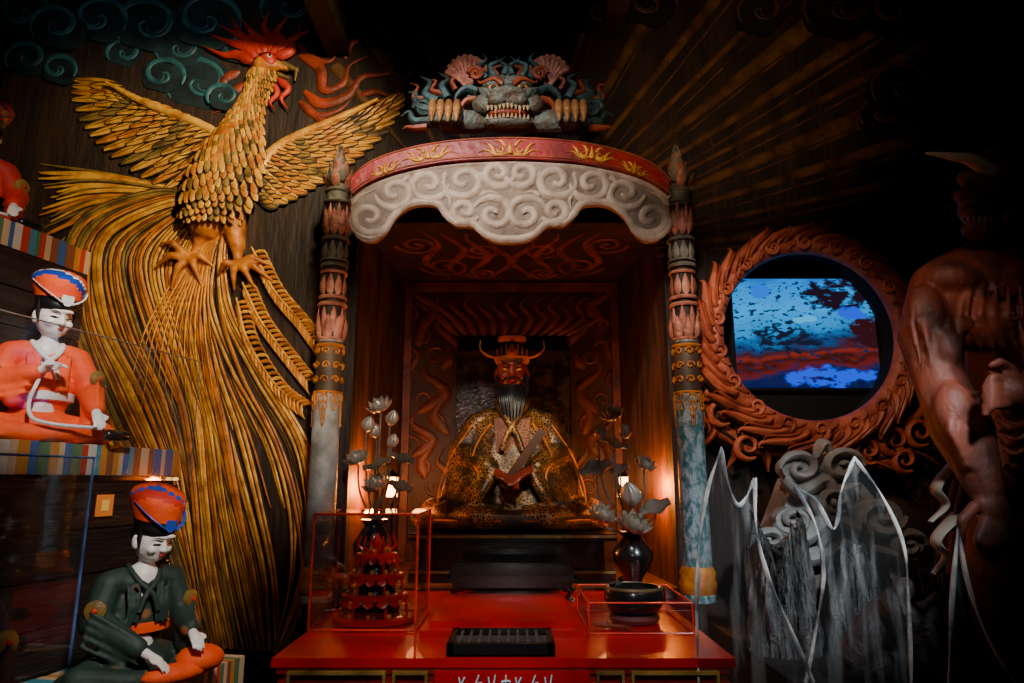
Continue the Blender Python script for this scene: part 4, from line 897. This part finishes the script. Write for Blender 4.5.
for i in range(32):
    a=2*pi*i/32+rnd.uniform(-.03,.03)
    L=.055+.04*rnd.random()
    if pi*1.0<a<pi*1.6: L+=.045
    def tongue(L,a,w0,mi,oy,sw=1):
        P=[];w=[]
        for k in range(14):
            t=k/13; P.append(rp(RO-.045+(L+.045)*t,a-sw*(.20*sin(t*pi*.6)-.10*sin(t*pi*1.6)),YR+oy-.03*sin(pi*t*.7))); w.append(w0*(1-t**1.7)*(.75+.4*sin(pi*t))+.001)
        mb.ribbon(P,w,.035,(0,-1,0),mi)
    tongue(L,a,.041,2,.038); tongue(L*.95,a,.034,0 if i%4 else 1,.026)
    tongue(L*.62,a-.01,.012,1,.008,.95)
    tongue(L*.5,a+.07,.018,0,.014,.6)
for i in range(18):
    a=2*pi*(i+.5)/18; c0=rp((RI+RO)/2+.002,a,YR-.019)
    P=[]
    for k in range(20):
        t=k/19; rr=.042*(1-t*.85); P.append(c0+Vector((rr*cos(a+t*8),-.008*t,rr*sin(a+t*8))))
    mb.ribbon(P,[.010*(1-.5*k/19) for k in range(20)],.018,(0,-1,0),0 if i%3 else 1)
    P=[rp(RI+.012+.060*k/9,a+.175-.10*k/9+.03*sin(k*.8),YR-.017) for k in range(10)]
    mb.ribbon(P,[.011*sin(pi*(k+.7)/10.4) for k in range(10)],.016,(0,-1,0),1)
mb.build('flame_tongues',[SALMON,RUST,UMBER],ring,label='broad curling salmon flame licks with rust ridges')
OFL=M('orange_flame',(.56,.11,.02),(.28,.045,.012),.5,0,9,.4)
for pts,w,mi in (([(722,375),(700,400),(714,428),(698,452)],28,0),([(732,395),(718,425),(738,445),(726,470)],28,0),([(745,412),(742,440),(764,452),(768,472)],28,0),([(765,428),(772,448),(797,450),(815,440)],26,0),([(845,428),(870,442),(900,430),(932,445)],30,1),([(860,440),(880,460),(910,452),(945,470)],28,1),([(880,415),(905,420),(925,405),(945,425)],28,1),([(840,445),(860,462),(885,468),(905,478)],22,1)):
    mb=MB(); wr(mb,pts,w+5,YR+.11,.04,1,n=6); wr(mb,pts,w-3,YR+.1,.05,0,n=6); wr(mb,[(x-2,y-2) for x,y in pts],w*.2,YR+.055,.02,1,n=6); mb.build('lower_flame',[SALMON if not mi else OFL,UMBER],ring,label='broad curling flame below the ring')
for x,y,r,m_ in ((722,412,13,0),(748,446,13,0),(895,440,15,1),(920,432,14,1),(868,450,14,1),(905,460,12,1)):
    mb=MB(); wr(mb,spiral(x,y,r,1.5,1,1),7,YR+.03,.03,0,n=2); mb.build('flame_curl',SALMON if not m_ else OFL,ring)
mb=MB(); mb.lathe([(RI+.03,0),(RI+.03,.01)],seg=64,X=Matrix.Translation((rc.x,YW-.012,rc.z))@Matrix.Rotation(pi/2,4,'X')); mb.build('recess_back',MATTE,ring)
a=W(731,279,3.34); b=W(882,388,3.34)
tv=thing('display_screen','flat screen showing a deep blue speckled sky over red land','screen',((a.x+b.x)/2,3.35,b.z))
mb=MB(); mb.box((a.x-.012,3.342,b.z-.012),(b.x+.012,3.37,a.z+.012)); mb.build('screen_housing',MATTE,tv,smooth=False)
m=bpy.data.materials.new('screen_image'); m.use_nodes=True; nt=m.node_tree;N=nt.nodes;L=nt.links; N.remove(N['Principled BSDF'])
em=N.new('ShaderNodeEmission'); tc=N.new('ShaderNodeTexCoord'); sep=N.new('ShaderNodeSeparateXYZ'); L.new(tc.outputs['Generated'],sep.inputs[0])
def nz(sc,det,loc,scl):
    mp=N.new('ShaderNodeMapping'); mp.inputs['Location'].default_value=loc; mp.inputs['Scale'].default_value=scl; L.new(tc.outputs['Generated'],mp.inputs[0])
    n=N.new('ShaderNodeTexNoise'); n.inputs['Scale'].default_value=sc; n.inputs['Detail'].default_value=det; L.new(mp.outputs[0],n.inputs['Vector']); return n.outputs['Fac']
def ramp(src,stops):
    r=N.new('ShaderNodeValToRGB'); e=r.color_ramp.elements
    while len(e)<len(stops): e.new(.5)
    for q,(p_,c_) in zip(e,stops): q.position=p_; q.color=(*c_,1)
    L.new(src,r.inputs[0]); return r.outputs[0]
def mth(op,*a):
    q=N.new('ShaderNodeMath'); q.operation=op
    for i,x in enumerate(a):
        if isinstance(x,(int,float)): q.inputs[i].default_value=x
        else: L.new(x,q.inputs[i])
    return q.outputs[0]
def mix(f,a_,b_,mode='MIX'):
    q=N.new('ShaderNodeMix'); q.data_type='RGBA'; q.blend_type=mode
    for i,x in ((0,f),(6,a_),(7,b_)):
        if isinstance(x,(int,float)): q.inputs[i].default_value=x
        elif isinstance(x,tuple): q.inputs[i].default_value=(*x,1)
        else: L.new(x,q.inputs[i])
    return q.outputs[2]
X_,Z_=sep.outputs['X'],sep.outputs['Z']
def blob_mask(cx,cz,rx,rz,wob,loc):
    dx=mth('DIVIDE',mth('SUBTRACT',X_,cx),rx); dz=mth('DIVIDE',mth('SUBTRACT',Z_,cz),rz)
    d=mth('ADD',mth('MULTIPLY',dx,dx),mth('MULTIPLY',dz,dz))
    d=mth('ADD',d,mth('MULTIPLY',mth('SUBTRACT',nz(9,9,loc,(1,1,1.6)),.5),wob*2))
    return ramp(d,[(0,(1,1,1)),(.35,(1,1,1)),(.62,(0,0,0)),(1,(0,0,0))])
warp=nz(4,9,(0,0,0),(1,1,1.8))
h=mth('ADD',Z_,mth('MULTIPLY',mth('SUBTRACT',warp,.5),.40)); h=mth('SUBTRACT',h,mth('MULTIPLY',X_,.14)); h=mth('ADD',h,.03)
base=ramp(h,[(0,(.003,.006,.04)),(.08,(.006,.008,.05)),(.14,(.09,.008,.005)),(.20,(.025,.005,.005)),(.26,(.15,.014,.008)),(.32,(.03,.007,.012)),(.38,(.006,.03,.10)),(.50,(.006,.16,.42)),(.70,(.006,.24,.60)),(.9,(.004,.17,.52)),(1.,(.003,.10,.40))])
spk=ramp(nz(20,5,(5,1,2),(1.0,1,1.6)),[(.0,(1,1,1)),(.38,(1,1,1)),(.44,(0,0,0)),(1,(0,0,0))])
spk2=ramp(nz(13,8,(1,7,2),(1.0,1,1.6)),[(.0,(1,1,1)),(.49,(1,1,1)),(.54,(0,0,0)),(1,(0,0,0))])
c1=mix(spk,base,(.005,.012,.05))
c1=mix(mth('MULTIPLY',blob_mask(.36,.44,.36,.20,1.2,(3,1,1)),spk2),c1,(.006,.008,.02))
c1=mix(mth('MULTIPLY',blob_mask(.78,.84,.38,.20,1.4,(7,2,1)),ramp(nz(9,8,(8,8,2),(1,1,1.8)),[(0,(1,1,1)),(.55,(1,1,1)),(.62,(0,0,0)),(1,(0,0,0))])),c1,(.010,.004,.010))
c1=mix(blob_mask(.95,.50,.2,.2,1.2,(1,8,1)),c1,(.02,.004,.006))
c1=mix(blob_mask(.20,.88,.10,.08,.9,(4,4,9)),c1,(.004,.10,.60))
c1=mix(blob_mask(.84,.68,.13,.08,1.2,(9,4,2)),c1,(.003,.05,.60))
c1=mix(mth('MULTIPLY',blob_mask(.64,.10,.42,.13,1.3,(2,9,5)),ramp(nz(10,8,(3,8,2),(1,1,1.8)),[(0,(1,1,1)),(.56,(1,1,1)),(.60,(0,0,0)),(1,(0,0,0))])),c1,(.003,.05,.60))
c1=mix(blob_mask(.50,.62,.12,.05,1.0,(2,3,5)),c1,(.02,.32,.62))
L.new(c1,em.inputs[0]); em.inputs[1].default_value=1.8; L.new(em.outputs[0],N['Material Output'].inputs[0])
mb=MB(); mb.box((a.x,3.338,b.z),(b.x,3.3415,a.z)); mb.build('screen_image',m,tv,smooth=False)
# ---------------------------------------------------------------- lower right
mb=MB(); mb.box((.88,1.75,0),(2.98,3.38,.88)); tag(mb.build('display_dais',DWOOD,smooth=False),'dark wooden dais carrying rocks and the ogre','dais')
mb=MB()
YS=2.95
for x,y,r,a_,d in ((800,468,19,3.1,1),(842,466,20,0,-1),(792,520,17,3,-1),(880,516,24,0,1),(835,500,16,1,1),(770,540,14,2,1),(908,545,17,0,-1)):
    pts=[W(x+r*.95*cos(t*pi/16),y+r*.72*sin(t*pi/16),YS+.03) for t in range(32)]
    mb.prism(pts[::-1],(0,.08,0)); wr(mb,spiral(x,y,r,1.3,a_,d,sq=.78),9,YS+.02,.045,n=3,taper=(1,.6))
for p,w in (([(782,478),(800,492),(822,480),(835,490),(858,484)],16),([(770,528),(800,540),(830,520),(862,532),(905,528)],18),([(815,458),(822,444),(832,454)],12),([(760,552),(800,560),(850,548),(915,560)],18),([(812,495),(826,525),(818,552)],14)): wr(mb,p,w,YS+.04,.05,n=6,taper='leaf')
pl=[W(u,v,YS+.10) for u,v in ((770,600),(910,600),(905,545),(880,505),(858,478),(795,478),(780,520),(768,550))]
pl[0].z=.88; pl[1].z=.88
mb.prism(pl,(0,.2,0))
tag(mb.build('stone_scroll_carving',GSTONE),'pale grey carved cloud scrolls beneath the flaming ring','carving')
def bark(name,label,cx,cy,z0,z1,wx,dy,seed,m=ROCK):
    rnd=random.Random(seed); mb=MB(); n=140; k=54
    for j in range(k+1):
        t=j/k; z=z0+(z1-z0)*t
        for i in range(n):
            a=2*pi*i/n
            q=Vector((cos(a)*2.6+seed*3,sin(a)*2.6,t*1.2))
            f=noise.noise(q)*.45+noise.noise(q*2.6)*.30-abs(noise.noise(Vector((cos(a)*7+seed,sin(a)*7,t*1.4))))*.5
            rr=.92-.18*t**2+.42*f+.03*rnd.random()
            zz=z+(.30*noise.noise(Vector((cos(a)*2+seed,sin(a)*2,9)))+.05*rnd.random())*(t**3)
            mb.v.append(Vector((cx+wx*rr*cos(a),cy+dy*rr*sin(a),zz)))
    for j in range(k):
        for i in range(n):
            mb.f.append([j*n+i,j*n+(i+1)%n,(j+1)*n+(i+1)%n,(j+1)*n+i]);mb.m.append(0)
    mb.f.append([k*n+i for i in range(n)]);mb.m.append(0); mb.f.append([i for i in range(n)][::-1]);mb.m.append(0)
    tag(mb.build(name,m),label,'rock','carved rock pillars')
bark('carved_rock','grey craggy carved rock beside the gate pillar',1.01,2.70,.881,1.24,.13,.14,1)
bark('carved_rock','tall dark craggy rock with vertical clefts',1.29,2.66,.881,1.18,.135,.15,4)
bark('carved_rock','broad dark craggy rock beneath the scrolls',1.57,2.68,.881,1.13,.13,.13,9)
tr=MB()
for P,r in (([(1.06,2.3,.93),(1.12,2.3,1.02),(1.22,2.32,1.10),(1.34,2.35,1.05)],(.055,.045)),([(1.22,2.22,.93),(1.25,2.22,1.05),(1.18,2.24,1.12),(1.26,2.27,1.18)],(.05,.03)),([(1.34,2.3,.93),(1.31,2.3,1.05),(1.38,2.3,1.14)],(.05,.03)),([(1.04,2.3,.93),(1.36,2.3,.93)],(.045,.045))):
    tr.tube(cat(P,6),list(r),12)
tag(tr.build('gnarled_root',M('dark_root',(.07,.045,.035),(.02,.014,.012),.6,0,8,1.),remesh=.012),'twisted dark tree root on the dais','root')
def blade(label,uv,Y,ne):
    P=[W(u,v,Y) for u,v in uv]; e=thing('acrylic_flame',label,'acrylic sheet',(P[0].x,Y,.88),'flame-shaped acrylic sheets')
    C=[]
    tips=[i for i in range(1,ne-1) if (P[i].z>P[i-1].z and P[i].z>P[i+1].z)]
    last=0
    for t in tips+[ne-1]:
        s_=cat(P[last:t+1],6) if t-last>1 else [P[last],P[last].lerp(P[t],.5),P[t]]
        C+=s_[:-1]; last=t
    C.append(P[ne-1])
    Q=C+[Vector((C[-1].x,Y,.881)),Vector((C[0].x,Y,.881))]
    mb=MB(); mb.prism(Q,(0,.008,0)); mb.build('sheet',GLASSH,e,smooth=False)
    mb=MB(); mb.tube([p+Vector((0,.004,0)) for p in C],[.0026+.0045*abs(sin(i*.30+P[0].x*5))**1.5 for i in range(len(C))],6); mb.build('cut_edge',EDGE,e,label='polished cut edge with painted pale glints')
blade('clear acrylic flame-shaped sheet beside the gate pillar',[(699,683),(697,600),(700,540),(708,490),(722,447),(726,475),(737,504),(746,498),(755,478),(757,530),(768,575),(788,622),(814,683)],2.1,13)
blade('clear acrylic sheet with two curved flame tips',[(806,683),(818,620),(824,570),(816,525),(796,487),(816,500),(832,528),(838,520),(842,490),(855,458),(882,495),(904,545),(909,600),(912,683)],2.15,14)
blade('clear acrylic curved tip sheet before the ogre',[(950,683),(953,600),(959,525),(968,580),(988,635),(1018,683)],1.95,6)
# ---------------------------------------------------------------- ogre
og=thing('ogre_statue','dark red-brown muscular horned ogre statue standing on the dais','statue',(1.75,2.25,.88))
def o(u,v,Y=2.2): return W(u,v,Y)
mb=MB()
mb.chain([o(1030,420,2.3),o(1025,340,2.3),o(1015,280,2.3)],[.17,.21,.20]); mb.chain([o(1012,260,2.28),o(1008,215,2.2)],[.12,.11])
mb.ell(o(1010,195,2.17),(.13,.14,.15)); mb.ell(o(982,208,2.07),(.070,.07,.06)); mb.cap(o(962,196,2.06),o(990,188,2.08),.026,.034); mb.ell(o(982,228,2.07),(.06,.06,.035))
mb.cap(o(966,178,2.07),o(1000,172,2.06),.028,.030); mb.ell(o(970,214,2.04),(.03,.03,.025))
mb.chain([o(1000,275,2.25),o(948,292,2.18),o(930,335,2.15),o(938,378,2.1),o(962,430,2.05),o(985,488,2.0)],[.15,.12,.096,.072,.086,.050])
mb.ell(o(925,315,2.10),(.06,.06,.10)); mb.ell(o(955,415,2.02),(.06,.055,.10)); mb.ell(o(980,325,2.10),(.10,.07,.09)); mb.ell(o(945,350,2.07),(.045,.05,.07)); mb.ell(o(952,280,2.10),(.09,.07,.06))
for k in range(5): mb.chain([o(914+k*11,290+k*2,2.085),o(912+k*12,325,2.055),o(922+k*10,366-k*3,2.05)],[.007,.010,.006])
for k in range(4): mb.chain([o(952+k*9,392,2.0),o(950+k*8,430,1.975),o(968+k*6,468,1.97)],[.007,.011,.006])
for k in range(5): mb.chain([o(972+k*12,280+k*2,2.07),o(966+k*14,315,2.03),o(982+k*12,350,2.06)],[.007,.010,.006])
for k in range(6): mb.chain([o(988+k*3,372+k*16,2.14),o(1010,380+k*16,2.12),o(1040,374+k*16,2.12)],[.010,.013,.010])
hd=o(992,508,1.98); mb.ell(hd,(.048,.03,.06))
for i,(du,dv) in enumerate(((-16,34),(-5,42),(7,42),(18,34))):
    a=o(992+du*.5,522,1.97);b=o(992+du*.9,522+dv*.55,1.95);c2=o(992+du*.8+3,522+dv,1.99); mb.chain([a,b,c2],[.016,.014,.010])
mb.chain([o(976,505,1.97),o(962,520,1.95),o(960,540,1.96)],[.017,.015,.010])
mb.chain([o(1040,285,2.25),o(1090,330,2.1),o(1050,400,1.95),o(1012,392,1.9)],[.14,.11,.09,.05])
for i in range(4): mb.chain([o(1010,380+i*8,1.9),o(992,378+i*9,1.87),o(984,388+i*9,1.88)],[.016,.014,.010])
mb.chain([o(1012,370,1.9),o(1000,362,1.88),o(990,366,1.88)],[.016,.014,.01])
for s,u in ((0,1000),(1,1070)):
    mb.chain([o(1030+s*30,430,2.3),Vector((o(u,560,2.2).x,2.2,1.25)),Vector((o(u,600,2.3).x-.01,2.32,.96)),Vector((o(u,600,2.3).x-.02,2.18,.915))],[.15,.10,.06,.03])
for i in range(5):
    bx=o(1000,600,2.3).x-.06+.03*i; mb.cap((bx,2.14,.90),(bx-.005,2.06,.898),.018,.014)
mb.build('body',OGRE,og,remesh=.009,sm=1,label='muscular weathered red-brown body')
for P,r in (([o(990,172,2.06),o(972,160,2.0),o(950,156,1.97),o(926,153,1.95)],[.028,.004]),([o(1030,165,2.15),o(1040,145,2.12),o(1055,130,2.1)],[.026,.003])):
    mb=MB(); mb.tube(cat(P,6),r,10); mb.build('horn',HORN,og,label='ivory curved horn')
mb=MB()
for i in range(150):
    a=random.uniform(-.4,2.6); b0=o(1004+34*cos(a),192-38*sin(a),2.14+random.uniform(-.06,.1)); L=random.uniform(.10,.24)
    d=Vector((-cos(a)*.6-.1,random.uniform(-.3,.3),sin(a)*.5-.35)); mb.tube(cat([b0,b0+d*L*.5+Vector((0,0,.02)),b0+d*L-Vector((0,0,.05))],4),[.016,.002],6)
mb.build('mane',OGHAIR,og,label='shaggy dark brown mane')
for u_ in (974,996):
    mb=MB(); mb.ell(o(u_,190,2.0),(.011,.010,.009)); mb.build('eye',UMBER,og)
mb=MB()
for i in range(6): mb.tube([o(962+i*6,217,2.005),o(962+i*6,222,2.0)],[.005,.001],6)
mb.build('teeth',M('ogre_tooth',(.16,.11,.06),(.1,.07,.04),.5),og)
mb=MB()
xo=o(1030,450,2.3).x
mb.lathe([(.30,1.22),(.27,1.3),(.24,1.42),(.22,1.52),(.20,1.54)],(xo,2.3,0),30,sx=1,sy=.8)
for i in range(16):
    a=2*pi*i/16; mb.tube([(xo+.22*cos(a),2.3+.18*sin(a),1.5),(xo+.27*cos(a),2.3+.22*sin(a),1.34),(xo+.31*cos(a),2.3+.25*sin(a),1.2)],[.02,.03,.02],8)
mb.build('loincloth',M('dark_loincloth',(.12,.05,.03),(.05,.025,.015),.6,0,9,.5),og)
for pts in ([o(955,465,2.1),o(936,488,2.10),o(946,505,2.10),o(930,522,2.1)],[o(958,515,2.1),o(936,540,2.1),o(946,556,2.1),o(933,574,2.1)]):
    mb=MB(); mb.tube(cat(pts,6),[.035,.012],8,flat=.4); mb.build('sash_tail',CREAM,og,label='cream fluttering sash end')
# ---------------------------------------------------------------- lights
def spot(name,loc,tgt,e,col,size,blend=.8,rad=.07):
    l=bpy.data.lights.new(name,'SPOT'); l.energy=e; l.color=col; l.spot_size=radians(size); l.spot_blend=blend; l.shadow_soft_size=rad
    ob=bpy.data.objects.new(name,l); ob.location=loc; ob.rotation_euler=(Vector(tgt)-Vector(loc)).to_track_quat('-Z','Y').to_euler(); COL.objects.link(ob); return ob
def point(name,loc,e,col,rad=.03):
    l=bpy.data.lights.new(name,'POINT'); l.energy=e; l.color=col; l.shadow_soft_size=rad
    ob=bpy.data.objects.new(name,l); ob.location=loc; COL.objects.link(ob)
spot('bird_spotlight',(-.1,1.3,3.7),W(220,165,YW),440,(1,.79,.48),47,1.)
spot('tail_spotlight',(-.3,1.3,2.6),W(180,400,YW),150,(1,.70,.36),46,1.)
spot('canopy_spotlight',(-.6,1.5,3.5),W(480,190,3.0),165,(1,.86,.74),50,1.)
spot('crest_spotlight',(.3,1.6,4.0),W(508,100,3.0),22,(.95,.92,.95),34,1.)
spot('figurine_spotlight',(-.5,.7,2.8),(-1.3,2.0,1.80),190,(1,.90,.78),30,1.)
spot('lower_figurine_spotlight',(-.2,.7,2.3),(-.88,1.76,1.2),90,(1,.92,.84),28,1.)
spot('top_figurine_spotlight',(-1.0,.7,2.9),(-1.6,2.1,2.35),50,(1,.85,.7),30,1.)
spot('ring_spotlight',(.2,1.1,3.1),W(765,355,YR),160,(1,.76,.60),34,1.)
spot('cool_side_spotlight',(1.2,1.0,2.4),W(745,560,2.7),170,(.80,.90,1),40,1.)
spot('altar_spotlight',(0,1.2,3.2),(0,2.5,1.0),130,(1,.88,.82),46,1.)
spot('altar_front_fill',(0,.5,1.9),(0,2.1,.9),36,(1,.88,.82),50,1.)  # added low fill light for the table front
spot('pillar_spotlight',(-.2,1.2,2.1),(XL,3.05,1.9),85,(1,.90,.80),38,1.)
spot('right_pillar_spotlight',(.3,1.2,2.8),(XR+.05,3.05,2.2),58,(1,.88,.78),30,1.)
spot('ray_spotlight',(.3,1.2,2.8),W(720,95,YW),85,(1,.70,.42),46,1.)
spot('cloud_spotlight',(-.6,1.0,2.8),W(170,40,YW),50,(.85,.95,1),36,1.)
spot('ogre_spotlight',(.5,.9,2.8),o(935,350,2.2),48,(1,.70,.54),26,1.)
spot('horn_spotlight',(.6,.9,2.4),o(945,155,2.0),5,(1,.82,.66),14,1.)
spot('statue_spotlight',(.22,2.75,2.25),(0,3.9,1.60),46,(1,.78,.52),38,1.,.04)
point('niche_lamp_light',(-.715,3.60,1.47),20,(1,.24,.02),.05); point('niche_lamp_light',(.705,3.60,1.47),20,(1,.24,.02),.05)
point('niche_back_fill',(-.55,4.22,1.5),1.8,(1,.36,.10),.06); point('niche_back_fill',(.55,4.22,1.5),1.8,(1,.36,.10),.06)  # added warm fills for the niche back, no lamps stand there
w=bpy.data.worlds.new('world'); bpy.context.scene.world=w; w.use_nodes=True
w.node_tree.nodes['Background'].inputs[0].default_value=(.5,.6,.8,1); w.node_tree.nodes['Background'].inputs[1].default_value=.012
cam=bpy.data.cameras.new('camera'); cam.lens=24; cam.sensor_width=36; cam.clip_start=.05
co=bpy.data.objects.new('camera',cam); co.location=(0,0,EYE); co.rotation_euler=(pi/2+TH,0,0); COL.objects.link(co); bpy.context.scene.camera=co
